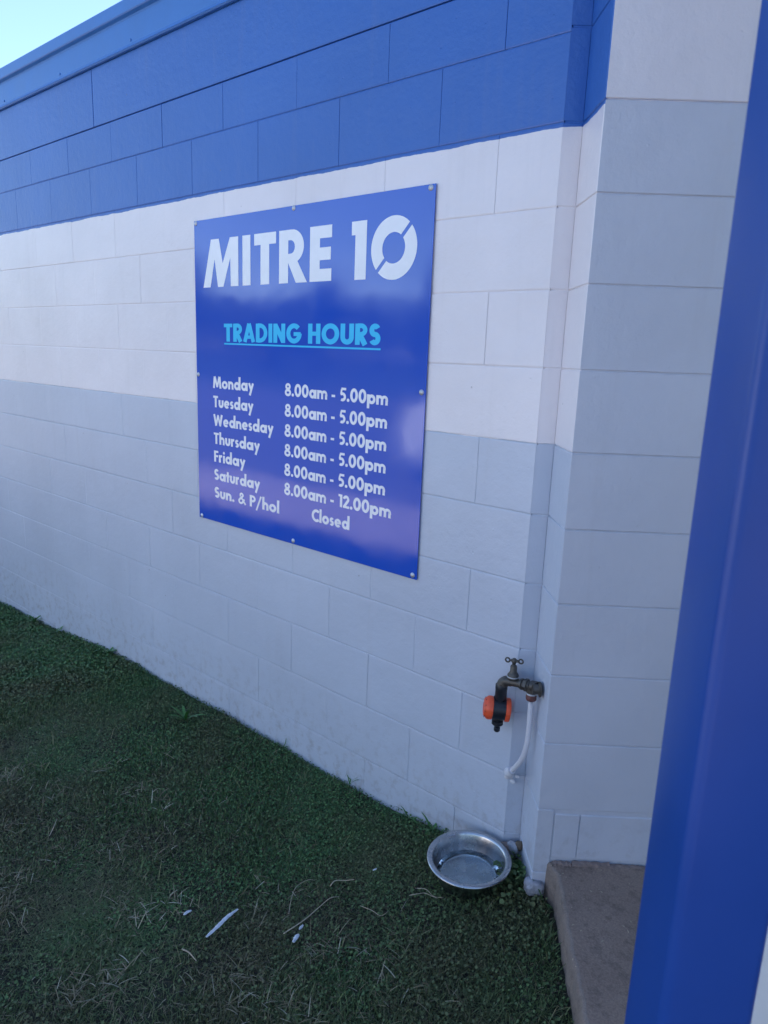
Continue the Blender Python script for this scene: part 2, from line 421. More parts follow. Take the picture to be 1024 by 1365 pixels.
# flashing: drip edge, fascia sheet, rolled cap
bm = bmesh.new()
prof = [(.08, 2.801), (-.013, 2.801), (-.0175, 2.806), (-.0120, 2.812), (-.0090, 2.822), (-.0085, 2.915), (-.011, 2.921), (-.0230, 2.928), (-.0260, 2.932), (-.0260, 2.976), (-.020, 2.982), (.20, 2.990), (.20, 2.801)]
rows = []
for x in (-9.2, .47):
    rows.append([bm.verts.new((x, y, z)) for y, z in prof])
for k in range(len(prof)):
    k2 = (k+1) % len(prof); bm.faces.new((rows[0][k], rows[0][k2], rows[1][k2], rows[1][k]))
bm.faces.new(rows[0]); bm.faces.new(rows[1][::-1])
fl = wpart('roof_flashing', bm_mesh('roof_flashing', bm, [M_flash]))
for k in range(9):
    bm = bmesh.new(); x = -.35-k*.62
    lathe_bm(bm, [(0, .004), (.004, .0035), (.0055, .001), (.0055, 0)], (x, -.0088, 2.834), (0, -1, 0), 12)
    s = link('fixing_screw', bm_mesh('fixing_screw', bm, [M_flash], True), fl)
# roof deck and rest of the building behind (casts the building's shade)
bm = bmesh.new(); box_bm(bm, -9.2, 9, .21, 7, 2.6, 2.80); box_bm(bm, -9.2, -9.0, .21, 7, -.3, 2.6)
wpart('roof_deck', bm_mesh('roof_deck', bm, [M_flash]))

# ------------------------------------------------------------------ pier
pier = empty('block_pier', (.75, .1, 0), 'square-cornered painted block pier beside the tap, pale grey front, white above', 'pier')
def pl(name, me): return link(name, me, pier, (-.75, -.1, 0))
def prism(bm, poly, z0, z1, c=.0022, fmat=None):
    """closed footprint polygon (ccw), chamfered at its top and bottom edges"""
    n_ = len(poly); P_ = [Vector(p) for p in poly]; ins = []
    for i in range(n_):
        a, b_, d_ = P_[i-1], P_[i], P_[(i+1) % n_]
        e1 = (b_-a).normalized(); e2 = (d_-b_).normalized()
        n1 = Vector((-e1.y, e1.x)); n2 = Vector((-e2.y, e2.x)); mm = (n1+n2); mm = mm/max(.2, mm.dot(n1))
        ins.append(b_+mm*c)
    lv = [(ins, z0), (P_, z0+c), (P_, z1-c), (ins, z1)]
    rg = [[bm.verts.new((p.x, p.y, z)) for p in pp] for pp, z in lv]
    for a, b_ in zip(rg, rg[1:]):
        for i in range(n_):
            j = (i+1) % n_; f = bm.faces.new((a[i], a[j], b_[j], b_[i]))
            if fmat: f.material_index = fmat(i)
    f = bm.faces.new(rg[0][::-1]); f = bm.faces.new(rg[-1])
def on(s, depth=0.0):                                    # point on the pier front at distance s from the arris
    return Apt+dP*s-nF*depth
W1 = .392
dPn = dP
zp = [-.21, -.01]+[ZL[round(.2*k, 1)] for k in range(1, 12)]+[2.416, 2.605, 2.800]
for r_ in range(len(zp)-1):
    z0, z1 = zp[r_], zp[r_+1]
    g = .0012
    # strip of wall face turned parallel to the pier front
    bm = bmesh.new()
    prism(bm, [Epoint+Vector((.0001, 0)), Ipt-dP*.0012, Ipt-dP*.0012+Vector((-.005, .1)), Epoint+Vector((.0006, .1))], z0+g, z1-g)
    pl('corner_piece', bm_mesh('corner_piece', bm, [M_wall]))
    def course(s0, s1, z0, z1, first):
        bm = bmesh.new()
        if first:
            poly = [Ipt, Apt-Vector((nRet.x, nRet.y))*.004, on(.0016), on(.0045), on(s1), on(s1, .19), Ipt+Vector((0, .08))]
            fm = lambda i: 1 if i in (2, 3) else 0
        else:
            poly = [on(s0), on(s1), on(s1, .19), on(s0, .19)]; fm = lambda i: 1 if i == 0 else 0
        prism(bm, poly, z0+g, z1-g, .0022, fm)
        pl('block', bm_mesh('block', bm, [M_wall, M_front]))
    if r_ in (0, 1):
        course(0, .0455, z0, z1, True) if r_ == 1 else None
        course(.0485, .1185, z0, z1, False); course(.1210, W1, z0, z1, False)
        if r_ == 0: course(0, .0455, z0, z1, True)
    elif r_ == 2:
        course(0, .0455, z0, z1, True); course(.0500, .1180, .2395, z1-.013, False); course(.1216, W1, .2375, z1-.013, False)
    else:
        course(0, W1, z0, z1, True)
    for k in range(3):
        course(W1+.0025+k*.4, W1+k*.4+.4, z0, z1, False)
bm = bmesh.new()                                          # mortar core
mi = [Ipt+Vector((.0036, .0026)), Apt+Vector((-.0002, .0042)), on(.006, .0035), on(1.58, .0035), on(1.58, .185), Ipt+Vector((.004, .1))]
prism(bm, mi, -.3, 2.799, .0005, lambda i: 1 if i in (2,) else 0)
mi2 = [Epoint+Vector((.002, .004)), Ipt+Vector((.003, .0042)), Ipt+Vector((.003, .09)), Epoint+Vector((.002, .09))]
prism(bm, mi2, -.3, 2.799, .0005)
pl('mortar', bm_mesh('mortar', bm, [M_wall, M_front]))
bm = bmesh.new()
prism(bm, [Ipt-nF*-.012+dP*-.05, Ipt-dP*.01+Vector((nRet.x, nRet.y))*.18-dP*.003, on(1.59, -.013), on(1.59, .2), Ipt+Vector((-.05, .2))], 2.803, 2.985, .003)
pl('roof_flashing', bm_mesh('roof_flashing', bm, [M_flash]))

# ------------------------------------------------------------------ concrete step
dS = Vector((.6, -.8)).normalized()
p0 = on(.046, -.0); ZS = .225
side = [p0, Vector((.624, -.093)), Vector((.686, -.182)), Vector((.749, -.276)), Vector((.829, -.386)), Vector((.884, -.466)), Vector((1.05, -.69)), Vector((1.35, -1.09)), Vector((1.9, -1.83)), Vector((2.6, -2.75))]
bm = bmesh.new()
top = []; rnd = []; low = []; ins2 = []
pts = []
for a, b_ in zip(side, side[1:]):
    for k in range(10): pts.append(a.lerp(b_, k/10))
pts.append(side[-1])
nS = Vector((-dS.y, dS.x))                                # towards the slab interior (+x,+y)
nS = Vector((.8, .6))
lv = []
for i, p in enumerate(pts):
    j = random.uniform(-.0022, .0022); q = Vector((p.x, p.y))
    j = .0016*math.sin(i*.9)+.001*math.sin(i*2.3+1)+random.uniform(-.0005, .0005)
    lv.append([(q+nS*(.004+j), ZS), (q+nS*(-.002+j), ZS-.0020), (q+nS*(-.0055+j), ZS-.008), (q+nS*(-.007+j), ZS-.05), (q+nS*(-.007), -.25)])
V = [[bm.verts.new((q.x, q.y, z)) for q, z in l] for l in lv]
for a, b_ in zip(V, V[1:]):
    for k in range(4):
        f = bm.faces.new((a[k], b_[k], b_[k+1], a[k+1])); f.material_index = 1
        f.smooth = True
far = [bm.verts.new((on(3.2, 0).x, on(3.2, 0).y, ZS)), bm.verts.new((5.2, -.6, ZS))]
pback = on(.064, -.0015)
b0 = bm.verts.new((pback.x, pback.y, ZS))
f = bm.faces.new([v[0] for v in V]+[far[1], far[0], b0]); f.material_index = 0
slab = tag(link('concrete_step', bm_mesh('concrete_step', bm, [M_slab, M_slab_pale])), 'worn brown concrete entrance step running out from the block pier beside the lawn', 'step')
slab['kind'] = 'structure'
del slab['category']
# grit and blown leaf crumbs on the step
bm = bmesh.new(); rg_ = random.Random(91)
for k in range(420):
    s_, t_ = rg_.random()**1.6*1.1+.004, rg_.random()**1.3*2.2+.004; q = p0+nS*s_*1.0+dS*t_
    if (q-Apt).dot(nF) < .006: continue
    sz = rg_.uniform(.0006, .0022); a = rg_.uniform(0, 6.28); c_ = Vector((q.x, q.y, ZS+sz*.4)); u_ = Vector((math.cos(a), math.sin(a), .1))*sz*rg_.uniform(1, 3); v_ = Vector((-math.sin(a), math.cos(a), .0))*sz
    vv = [bm.verts.new(c_+w_) for w_ in (u_, v_, -u_, -v_)]; tp = bm.verts.new(c_+Vector((0, 0, sz*.8)))
    for i in range(4): bm.faces.new((vv[i], vv[(i+1) % 4], tp))
tag(link('grit', bm_mesh('grit', bm, [M_straw])), 'pale grit and grass crumbs scattered on the concrete step', 'grit', kind='stuff')
# ragged pale mortar bead left along the foot of the pier front
bm = bmesh.new()
for a, b_, h_ in ((.052, .105, .007), (.108, .215, .009), (.215, .30, .005), (.30, .39, .003)):
    n_ = 10; rg = []
    for k in range(n_+1):
        s = a+(b_-a)*k/n_; hh = h_*(1+random.uniform(-.25, .25)); dd = .012*(1+random.uniform(-.3, .3))
        rg.append([bm.verts.new((q.x, q.y, z)) for q, z in ((on(s, -.002), ZS-.002), (on(s, -.002-dd), ZS-.002), (on(s, -.002-dd*.8), ZS+hh*.7), (on(s, -.002), ZS+hh))])
    for p_, q_ in zip(rg, rg[1:]):
        for k in range(3): bm.faces.new((p_[k], q_[k], q_[k+1], p_[k+1]))
pl('mortar_bead', bm_mesh('mortar_bead', bm, [M_brick], auto=50))

# ------------------------------------------------------------------ render lumps and rubble at the corner
def lump(name, loc, sc, mat, seed, sub=3, boxy=.5):
    bm = bmesh.new(); bmesh.ops.create_icosphere(bm, subdivisions=sub, radius=1)
    rg = random.Random(seed); ph_ = [rg.uniform(0, 6) for _ in range(6)]
    for v in bm.verts:
        p = v.co.copy(); mxx = max(abs(p.x), abs(p.y), abs(p.z)); p = p.lerp(p/mxx*.85, boxy)
        f = 1+.09*math.sin(3*p.x+ph_[0])*math.sin(4*p.y+ph_[1])+.06*math.sin(7*p.z+ph_[2]+3*p.x)+.04*math.sin(13*p.y+ph_[3]+9*p.z)
        p *= f; v.co = Vector((p.x*sc[0], p.y*sc[1], p.z*sc[2]))
    return link(name, bm_mesh(name, bm, [mat], True), None, loc)
def rot_to_front(o): o.rotation_euler = (0, 0, math.atan2(dP.y, dP.x))
o = lump('footing_stub', (.549, -.090, .145), (.029, .024, .022), M_lump, 3, 3, .8); rot_to_front(o)
tag(o, 'small rough pale lump of footing concrete under the corner of the block pier', 'concrete lump')
o = lump('mortar_chunk', (.428, -.004, .160), (.020, .013, .019), M_lump, 5)
tag(o, 'pale painted mortar chunk lying in the corner between wall and pier behind the bowl', 'rubble')
o = lump('brick_fragment', (.405, -.012, .155), (.016, .010, .013), M_brick, 8)
tag(o, 'brown broken mortar fragment at the wall foot just above the bowl rim', 'rubble')
o = lump('drain_stub', (.447, -.001, .174), (.013, .010, .015), M_bark, 9)
tag(o, 'dark brown crusty stub poking from the corner of wall and pier near the ground', 'rubble')

# ------------------------------------------------------------------ sign
sg = empty('trading_hours_sign', (-.586, 0, 1.512), 'blue sign with white and light blue lettering listing the trading hours, screwed to the wall', 'sign')
SY = -.0075                                               # sign face
bm = bmesh.new()
box_bm(bm, -.592, .592, 0, .0035, -.5935, .5935, .0004)
pan = link('sign_panel', bm_mesh('sign_panel', bm, [M_sign]), sg, (0, SY, .0))
SC = Vector((-.586, 0, 1.512))
def sp_(x, z, d=.0): return (x-SC.x, SY-d, z-SC.z)
def poly_bm(bm, loops, d, h=.00015):
    """flat vinyl shape (with holes) standing a hair proud of the panel"""
    L3 = [[Vector((x, z, 0)) for x, z in lp] for lp in loops]
    tri = tessellate_polygon(L3); flat = [p for lp in loops for p in lp]
    vs = [bm.verts.new(sp_(x, z, d)) for x, z in flat]
    for t in tri:
        try:
            f = bm.faces.new([vs[i] for i in t])
        except ValueError: pass
def facing(bm):
    for f in bm.faces:
        f.normal_update()
        if f.normal.y > 0: f.normal_flip()
def text_obj(name, bm, mat):
    facing(bm); me = bpy.data.meshes.new(name); bm.to_mesh(me); bm.free(); me.materials.append(mat)
    return link(name, me, sg)
def arcp(cx, cy, rx, ry, a0, a1, n=28):
    return [(cx+rx*math.cos(math.radians(a0+(a1-a0)*k/n)), cy+ry*math.sin(math.radians(a0+(a1-a0)*k/n))) for k in range(n+1)]
# big heading
T_, B_ = 2.030, 1.8545
bm = bmesh.new()
poly_bm(bm, [[(-1.121, B_), (-1.069, T_), (-1.019, T_), (-.996, 1.940), (-.951, T_), (-.901, T_), (-.901, B_), (-.947, B_), (-.949, 1.958), (-.993, B_), (-1.027, B_), (-1.047, 1.957), (-1.075, B_)]], .0003)
poly_bm(bm, [[(-.876, T_), (-.830, T_), (-.830, B_), (-.876, B_)]], .0003)
poly_bm(bm, [[(-.808, T_), (-.688, T_), (-.688, 1.991), (-.7245, 1.991), (-.7245, B_), (-.7725, B_), (-.7725, 1.991), (-.808, 1.991)]], .0003)
bowl_o = [(-.671, T_), (-.612, T_)]+arcp(-.604, 1.9745, .0600, .0555, 82, -62, 20)+[(-.527, B_), (-.583, B_), (-.6235, 1.922), (-.6235, B_), (-.671, B_)]
bowl_i = [(-.6235, 1.996)]+[(-.612, 1.9955)]+arcp(-.611, 1.9735, .0215, .0220, 80, -80, 12)+[(-.6235, 1.9510)]
poly_bm(bm, [bowl_o, bowl_i], .0003)
poly_bm(bm, [[(-.514, T_), (-.410, T_), (-.410, 1.991), (-.466, 1.991), (-.466, 1.962), (-.414, 1.962), (-.414, 1.922), (-.466, 1.922), (-.466, 1.894), (-.410, 1.894), (-.410, B_), (-.514, B_)]], .0003)
text_obj('heading_lettering', bm, M_vw); bm = bmesh.new()
poly_bm(bm, [[(-.321, T_), (-.256, T_), (-.256, 1.853), (-.3045, 1.853), (-.3045, 1.989), (-.321, 1.989)]], .0003)
cx, cz, ro, ri, hg = -.1440, 1.9405, .0930, .0455, .0063
for a0, a1 in ((45, 225), (225, 405)):
    do = math.degrees(math.asin(hg/ro)); di = math.degrees(math.asin(hg/ri))
    poly_bm(bm, [arcp(cx, cz, ro*.985, ro, a0+do, a1-do, 40)+arcp(cx, cz, ri, ri, a1-di, a0+di, 32)], .0003)
text_obj('heading_lettering', bm, M_vw)

# geometric bold alphabet drawn as ribbons and polygons (cap height 1)
def ribbon(path, w_, closed=False):
    path = [p for k, p in enumerate(path) if k == 0 or math.hypot(p[0]-path[k-1][0], p[1]-path[k-1][1]) > 1e-4]
    n_ = len(path); Lr = []; Rr = []
    for i in range(n_):
        if closed: a = path[i-1]; c = path[(i+1) % n_]
        else: a = path[max(0, i-1)]; c = path[min(n_-1, i+1)]
        b_ = path[i]
        def nr(p, q):
            dx, dy = q[0]-p[0], q[1]-p[1]; l = math.hypot(dx, dy) or 1e-9; return (-dy/l, dx/l)
        n1 = nr(a, b_) if a != b_ else nr(b_, c); n2 = nr(b_, c) if b_ != c else n1
        mx_, my_ = n1[0]+n2[0], n1[1]+n2[1]; dt = mx_*n1[0]+my_*n1[1]; dt = max(dt, .35)
        mx_, my_ = mx_/dt, my_/dt
        Lr.append((b_[0]+mx_*w_/2, b_[1]+my_*w_/2)); Rr.append((b_[0]-mx_*w_/2, b_[1]-my_*w_/2))
    Q = []
    m_ = n_ if closed else n_-1
    for i in range(m_):
        j = (i+1) % n_; Q.append([Lr[i], Lr[j], Rr[j], Rr[i]])
    return Q
def glyph(ch, w_=.2):
    """returns (advance width, list of strokes; a stroke is a list of convex quads)"""
    h = w_/2; xh = .67; t = w_*.82
    ln = lambda p, q, ww=w_: ribbon([p, q], ww)
    ring = lambda cx, cy, rx, ry: ribbon(arcp(cx, cy, rx, ry, 0, 360, 36)[:-1], w_, True)
    dot = lambda x, y, r: [[(x, y), a, b_, b_] for a, b_ in zip(arcp(x, y, r, r, 0, 360, 18), arcp(x, y, r, r, 0, 360, 18)[1:])]
    R_ = xh/2; ra = R_-h; ov = .012
    bowl = ring(R_+.0, R_, ra+.015, ra+ov)
    if ch == ' ': return .30, []
    if ch == 'M': return 1.0, [ln((.10, 0), (.20, 1)), ribbon([(.23, 1), (.50, .10)], w_*.9), ribbon([(.77, 1), (.50, .10)], w_*.9), ln((.90, 0), (.80, 1))]
    if ch == 'T': return .60, [ln((.30, 0), (.30, 1-t*.5)), ln((0, 1-t/2), (.60, 1-t/2), t)]
    if ch == 'W': return 1.10, [ln((.09, 1), (.31, .0)), ln((.31, .02), (.55, .95), w_*.85), ln((.55, .95), (.79, .02), w_*.85), ln((1.01, 1), (.79, 0))]
    if ch == 'F': return .50, [ln((h, 0), (h, 1)), ln((h, 1-t/2), (.50, 1-t/2), t), ln((h, .52), (.47, .52), t)]
    if ch == 'P': return .60, [ln((h, 0), (h, 1)), ribbon([(h, 1-t/2), (.30, 1-t/2)]+arcp(.30, .70, .215, .30-t/2, 90, -90, 16)+[(h, .40+t/2)], t*1.08)]
    if ch == 'R': return .64, [ln((h, 0), (h, 1)), ribbon([(h, 1-t/2), (.29, 1-t/2)]+arcp(.29, .70, .215, .30-t/2, 90, -90, 16)+[(h, .40+t/2)], t*1.08), ln((.26, .46), (.52, 0), w_*1.05)]
    if ch == 'A': return .78, [ln((.10, 0), (.39, 1), w_*.98), ln((.68, 0), (.39, 1), w_*.98), ln((.22, .27), (.56, .27), t*.9)]
    if ch == 'D': return .76, [ln((h, 0), (h, 1)), ribbon([(h, 1-t/2), (.26, 1-t/2)]+arcp(.26, .5, .76-.26-h, .5-t/2, 90, -90, 26)+[(h, t/2)], w_*.92)]
    if ch == 'I': return w_, [ln((h, 0), (h, 1))]
    if ch == 'N': return .74, [ln((h, 0), (h, 1)), ln((.74-h, 0), (.74-h, 1)), ln((h, .95), (.74-h, .05), w_*1.05)]
    if ch == 'G': return .86, [ribbon(arcp(.46, .5, .46-h, .5-h+ov, 42, 360, 34), w_), ln((.44, .47), (.86, .47), t)]
    if ch == 'H': return .70, [ln((h, 0), (h, 1)), ln((.70-h, 0), (.70-h, 1)), ln((h, .5), (.70-h, .5), t)]
    if ch == 'O': return .96, [ring(.48, .5, .48-h, .5-h+ov)]
    if ch == 'U': return .70, [ribbon([(h, 1), (h, .35)]+arcp(.35, .35, .35-h, .35-h, 180, 360, 20)+[(.70-h, 1)], w_)]
    if ch == 'C': return .74, [ribbon(arcp(.48, .5, .48-h, .5-h+ov, 48, 312, 30), w_)]
    if ch in 'Ss':
        s = 1.0 if ch == 'S' else xh; Wd = .56 if ch == 'S' else .42; ww = w_*(.98 if ch == 'S' else .86); hh = ww/2
        rx = Wd/2-hh; ry1 = (s-ww)/4.0
        cxx = Wd/2
        pts_ = arcp(cxx, s-hh-ry1, rx*.95, ry1, 28, 265, 20)+arcp(cxx, hh+ry1, rx, ry1, 85, -152, 20)
        return Wd, [ribbon(pts_, ww)]
    if ch == 'o': return 2*R_+.03, [ring(R_+.015, R_, ra+.015, ra+ov)]
    if ch == 'd': return .74, [ring(R_, R_, ra, ra+ov), ln((.74-h, 0), (.74-h, 1.10))]
    if ch == 'a': return .74, [ring(R_, R_, ra, ra+ov), ln((.74-h, 0), (.74-h, xh))]
    if ch == 'p': return .74, [ring(.74-R_, R_, ra, ra+ov), ln((h, -.33), (h, xh))]
    if ch == 'n': return .62, [ln((h, 0), (h, xh)), ribbon([(.62-h, 0), (.62-h, xh-.31)]+arcp(.31, xh-.31, .31-h, .31-h+ov, 0, 160, 16), w_*.96)]
    if ch == 'h': return .62, [ln((h, 0), (h, 1.10)), ribbon([(.62-h, 0), (.62-h, xh-.31)]+arcp(.31, xh-.31, .31-h, .31-h+ov, 0, 160, 16), w_*.96)]
    if ch == 'm':
        return 1.0, [ln((h, 0), (h, xh)), ribbon([(.5, 0), (.5, xh-.30)]+arcp(.30, xh-.30, .20, .30-h+ov, 0, 160, 14), w_*.93), ribbon([(1-h, 0), (1-h, xh-.30)]+arcp(.70, xh-.30, .20, .30-h+ov, 0, 170, 14), w_*.93)]
    if ch == 'u': return .60, [ribbon([(h, xh), (h, .30)]+arcp(.30, .30, .30-h, .30-h+ov, 180, 360, 18)+[(.60-h, xh)], w_)]
    if ch == 'r': return .42, [ln((h, 0), (h, xh)), ribbon(arcp(.36, .34, .26, .24+ov, 170, 85, 10), w_*.92)]
    if ch == 'i': return w_, [ln((h, 0), (h, xh)), dot(h, .90, .118)]
    if ch == 'l': return w_, [ln((h, 0), (h, 1.10))]
    if ch == 't': return .38, [ln((.19, 0), (.19, .92)), ln((0, xh-t/2), (.38, xh-t/2), t)]
    if ch == 'y': return .62, [ln((.53, xh), (.17, -.33), w_*.95), ln((.09, xh), (.33, .12), w_*.95)]
    if ch == 'e': return .66, [ribbon(arcp(.33, R_, .33-h, ra+ov, 5, 318, 30), w_*.95), ln((.12, R_-.0), (.62, R_-.0), w_*.62)]
    if ch == '.': return .24, [dot(.12, .11, .125)]
    if ch == '-': return .34, [ln((0, .33), (.34, .33), t)]
    if ch == '/': return .56, [ln((.02, -.22), (.50, 1.06), w_*.7)]
    if ch == '0': return .70, [ring(.35, .5, .35-h, .5-h+ov)]
    if ch == '8': return .68, [ribbon(arcp(.34, .745, .29-h*.9, .265-h*.8, 0, 360, 30)[:-1], w_*.86, True), ribbon(arcp(.34, .275, .335-h*.9, .285-h*.8, 0, 360, 30)[:-1], w_*.92, True)]
    if ch == '1': return .38, [ln((.27, 0), (.27, 1)), ln((.02, 1-t*.5), (.27, 1-t*.5), t)]
    if ch == '5': return .62, [ribbon([(.60, 1-t/2), (.16, 1-t/2)], t), ribbon([(.20, 1-t*.6), (.13, .52)], w_*.72), ribbon([(.10, .545)]+arcp(.28, .325, .33-h, .33-h*.9, 110, -125, 22), w_*.95)]
    if ch == '2': return .60, [ribbon(arcp(.30, .69, .30-h, .31-h, 175, -25, 18)+[(.14, .12)], w_*.98), ln((.02, t/2), (.60, t/2), t)]
    if ch == '&': return .80, [ribbon([(.78, 0), (.26, .66)], w_*.8), ribbon(arcp(.37, .78, .14, .145, 215, -50, 16), w_*.75), ribbon([(.46, .67), (.18, .42)]+arcp(.29, .26, .19, .18, 140, 330, 16)+[(.66, .46)], w_*.8)]
    return .5, []
def text_line(name, mat, s, x0, x1, base, cap, w_, gap=.09):
    """a printed line, one flat vinyl mesh per word"""
    wd = [glyph(ch, w_) for ch in s]
    tot = sum(a for a, _ in wd)+gap*(len(s)-1)
    sx = (x1-x0)/tot; x = 0.0; bm = bmesh.new()
    for ch, (a, st) in zip(s, wd):
        if ch == ' ':
            text_obj(name, bm, mat); bm = bmesh.new()
        for k, quads in enumerate(st):
            dep = .0003+.00005*k
            vc = {}
            for q in quads:
                vv = []
                for px, pz in q:
                    key = (round(px, 5), round(pz, 5))
                    if key not in vc: vc[key] = bm.verts.new(sp_(x0+(x+px)*sx, base+pz*cap, dep))
                    if vc[key] not in vv: vv.append(vc[key])
                if len(vv) >= 3:
                    try: bm.faces.new(vv)
                    except ValueError: pass
        x += a+gap
    text_obj(name, bm, mat)
text_line('trading_hours_lettering', M_vc, 'TRADING HOURS', -.993, -.184, 1.6505, .067, .245, .065)
bm = bmesh.new(); poly_bm(bm, [[(-.992, 1.645), (-.182, 1.6415), (-.182, 1.6355), (-.992, 1.639)]], .0003); text_obj('underline', bm, M_vc)
days = [('Monday', 1.4675, -.812), ('Tuesday', 1.3915, -.815), ('Wednesday', 1.3175, -.698), ('Thursday', 1.2435, -.777), ('Friday', 1.1700, -.865), ('Saturday', 1.0950, -.776), ('Sun. & P/hol', 1.0205, -.663)]
for s, b_, x1 in days:
    text_line('day_lettering', M_vw, s, -1.068, x1, b_+.0005, .0458, .222, .060)
hrs = [('8.00am - 5.00pm', 1.4640, -.143), ('8.00am - 5.00pm', 1.3900, -.143), ('8.00am - 5.00pm', 1.3170, -.143), ('8.00am - 5.00pm', 1.2445, -.142), ('8.00am - 5.00pm', 1.1720, -.141), ('8.00am - 12.00pm', 1.1000, -.112)]
for s, b_, x1 in hrs:
    text_line('hours_lettering', M_vw, s, -.636, x1, b_+.0005, .0452, .222, .060)
text_line('hours_lettering', M_vw, 'Closed', -.485, -.296, 1.026, .0452, .222, .060)
for x, z in ((-1.166, 2.097), (-.597, 2.098), (-.011, 2.096), (-.011, .931), (-.583, .931), (-1.160, .928), (-1.167, 1.517), (-.010, 1.514)):
    bm = bmesh.new()
    lathe_bm(bm, [(0, .0042), (.0025, .004), (.0055, .0028), (.0068, .0012), (.0085, .0010), (.0088, 0)], (x-SC.x, SY-.0002, z-SC.z), (0, -1, 0), 20)
    link('sign_screw', bm_mesh('sign_screw', bm, [M_screw], True), sg)

# ------------------------------------------------------------------ tap and its pipe
tap = empty('garden_tap', (.48, -.045, .72), 'weathered brass garden tap with tee handle on the pier corner', 'tap')
TY = -.045
def tl(name, me, par=tap):
    return link(name, me, par, (-.48, .045, -.72) if par is tap else (0, 0, 0))
bm = bmesh.new()                                          # body: neck from the elbow, belly, downturned spout
tube_bm(bm, smooth_path([(.462, TY, .7225), (.440, TY, .7190), (.422, TY, .7165), (.404, TY, .714), (.386, TY, .712), (.374, TY-.001, .704), (.369, TY-.002, .690), (.368, TY-.002, .680)], 6),
        [.0125]*4+[.0135]*4+[.0125]*4+[.0115]*4+[.012]*4+[.0145]*5+[.0155]*6+[.0165]*4+[.0165]*3+[.0160]*3+[.0150]*3+[.0145]*3, 20)
tl('tap_body', bm_mesh('tap_body', bm, [M_brass], True))
bm = bmesh.new(); lathe_bm(bm, [(.0165, 0), (.0185, .001), (.0185, .011), (.0165, .012)], (.453, TY, .7212), (-1, 0, -.15), 6)
lathe_bm(bm, [(.015, 0), (.0165, .001), (.0165, .006), (.015, .007)], (.437, TY, .7188), (-1, 0, -.15), 24)
tl('hex_nut', bm_mesh('hex_nut', bm, [M_brass], auto=30))
bm = bmesh.new()                                          # bonnet
lathe_bm(bm, [(.016, 0), (.0175, .002), (.0175, .006), (.0150, .008), (.0165, .0095), (.0165, .013), (.013, .018), (.0098, .023), (.0098, .038), (.0085, .041), (.005, .042), (.0042, .043), (.0042, .056), (0, .0565)], (.402, TY, .724), (0, 0, 1), 24)
tl('bonnet', bm_mesh('bonnet', bm, [M_brass], auto=40))
bm = bmesh.new(); lathe_bm(bm, [(.0178, 0), (.0184, .0008), (.0184, .0022), (.0178, .003)], (.402, TY, .7305), (0, 0, 1), 28)
tl('bonnet_washer', bm_mesh('bonnet_washer', bm, [M_screw], auto=40))
bm = bmesh.new()                                          # tee handle with looped ends
hd = Vector((.93, .32, .0)).normalized(); hc = Vector((.402, TY, .7800))
tube_bm(bm, [hc-hd*.014, hc-hd*.008, hc+hd*0, hc+hd*.008, hc+hd*.014], [.0032, .0045, .0068, .0045, .0032], 12)
lathe_bm(bm, [(.0045, -.012), (.0068, -.004), (.0075, .002), (.005, .0065), (0, .007)], hc, (0, 0, 1), 14)
for s in (-1, 1):
    cc = hc+hd*s*.0190+Vector((0, 0, .001*s)); ring = [cc+(hd*math.cos(a)+Vector((0, 0, 1))*math.sin(a))*.0062 for a in [2*math.pi*k/16 for k in range(17)]]
    tube_bm(bm, ring, .0024, 8, False)
tl('tap_handle', bm_mesh('tap_handle', bm, [M_brass], True))
bm = bmesh.new()                                          # elbow on the pier side with flange
tube_bm(bm, smooth_path([(.486, TY-.004, .7265), (.474, TY, .7245), (.464, TY, .7225)], 6), .0165, 18)
tube_bm(bm, smooth_path([(.4645, TY, .728), (.4645, TY, .714), (.4647, TY, .700)], 5), .0140, 18)
q = Vector((.4965, TY-.010, .7275)); rn = Vector((-dP.x, -dP.y, 0))
lathe_bm(bm, [(.021, 0), (.022, .002), (.0215, .0035), (.014, .006), (.0135, .022)], q, rn, 26)
tl('elbow', bm_mesh('elbow', bm, [M_brass], auto=45))
bm = bmesh.new()
lathe_bm(bm, [(.0145, 0), (.0152, .002), (.0152, .016), (.0140, .019), (.010, .020)], (.4649, TY, .7005), (0, 0, -1), 24)
tl('pipe_union', bm_mesh('pipe_union', bm, [M_thread], auto=45))
bm = bmesh.new(); lathe_bm(bm, [(.0150, 0), (.0158, .001), (.0158, .0035), (.015, .0045)], (.4649, TY, .7030), (0, 0, -1), 24)
tl('union_ring', bm_mesh('union_ring', bm, [M_screw], auto=45))
pipe = empty('water_pipe', (.42, -.01, .40), 'white painted water pipe curving down from the tap into the block wall', 'pipe')
bm = bmesh.new()
tube_bm(bm, smooth_path([(.4650, TY, .6805), (.4668, TY-.001, .62), (.4665, TY-.001, .56), (.4590, TY+.001, .512), (.4440, TY+.007, .474), (.4230, TY+.017, .440), (.4085, TY+.024, .4200)], 8), .0075, 16)
o = link('pipe_length', bm_mesh('pipe_length', bm, [M_pvc], True), pipe, (-.42, .01, -.40))
bm = bmesh.new()
tube_bm(bm, smooth_path([(.4130, TY+.022, .4265), (.4060, TY+.025, .4165), (.3990, TY+.028, .4060), (.3930, TY+.036, .3980), (.3915, TY+.050, .3960)], 5), .0118, 18)
lathe_bm(bm, [(.0175, 0), (.0165, .003), (.012, .006)], (.3915, -.001, .396), (0, -1, 0), 20)
link('wall_elbow', bm_mesh('wall_elbow', bm, [M_pvc], auto=50), pipe, (-.42, .01, -.40))
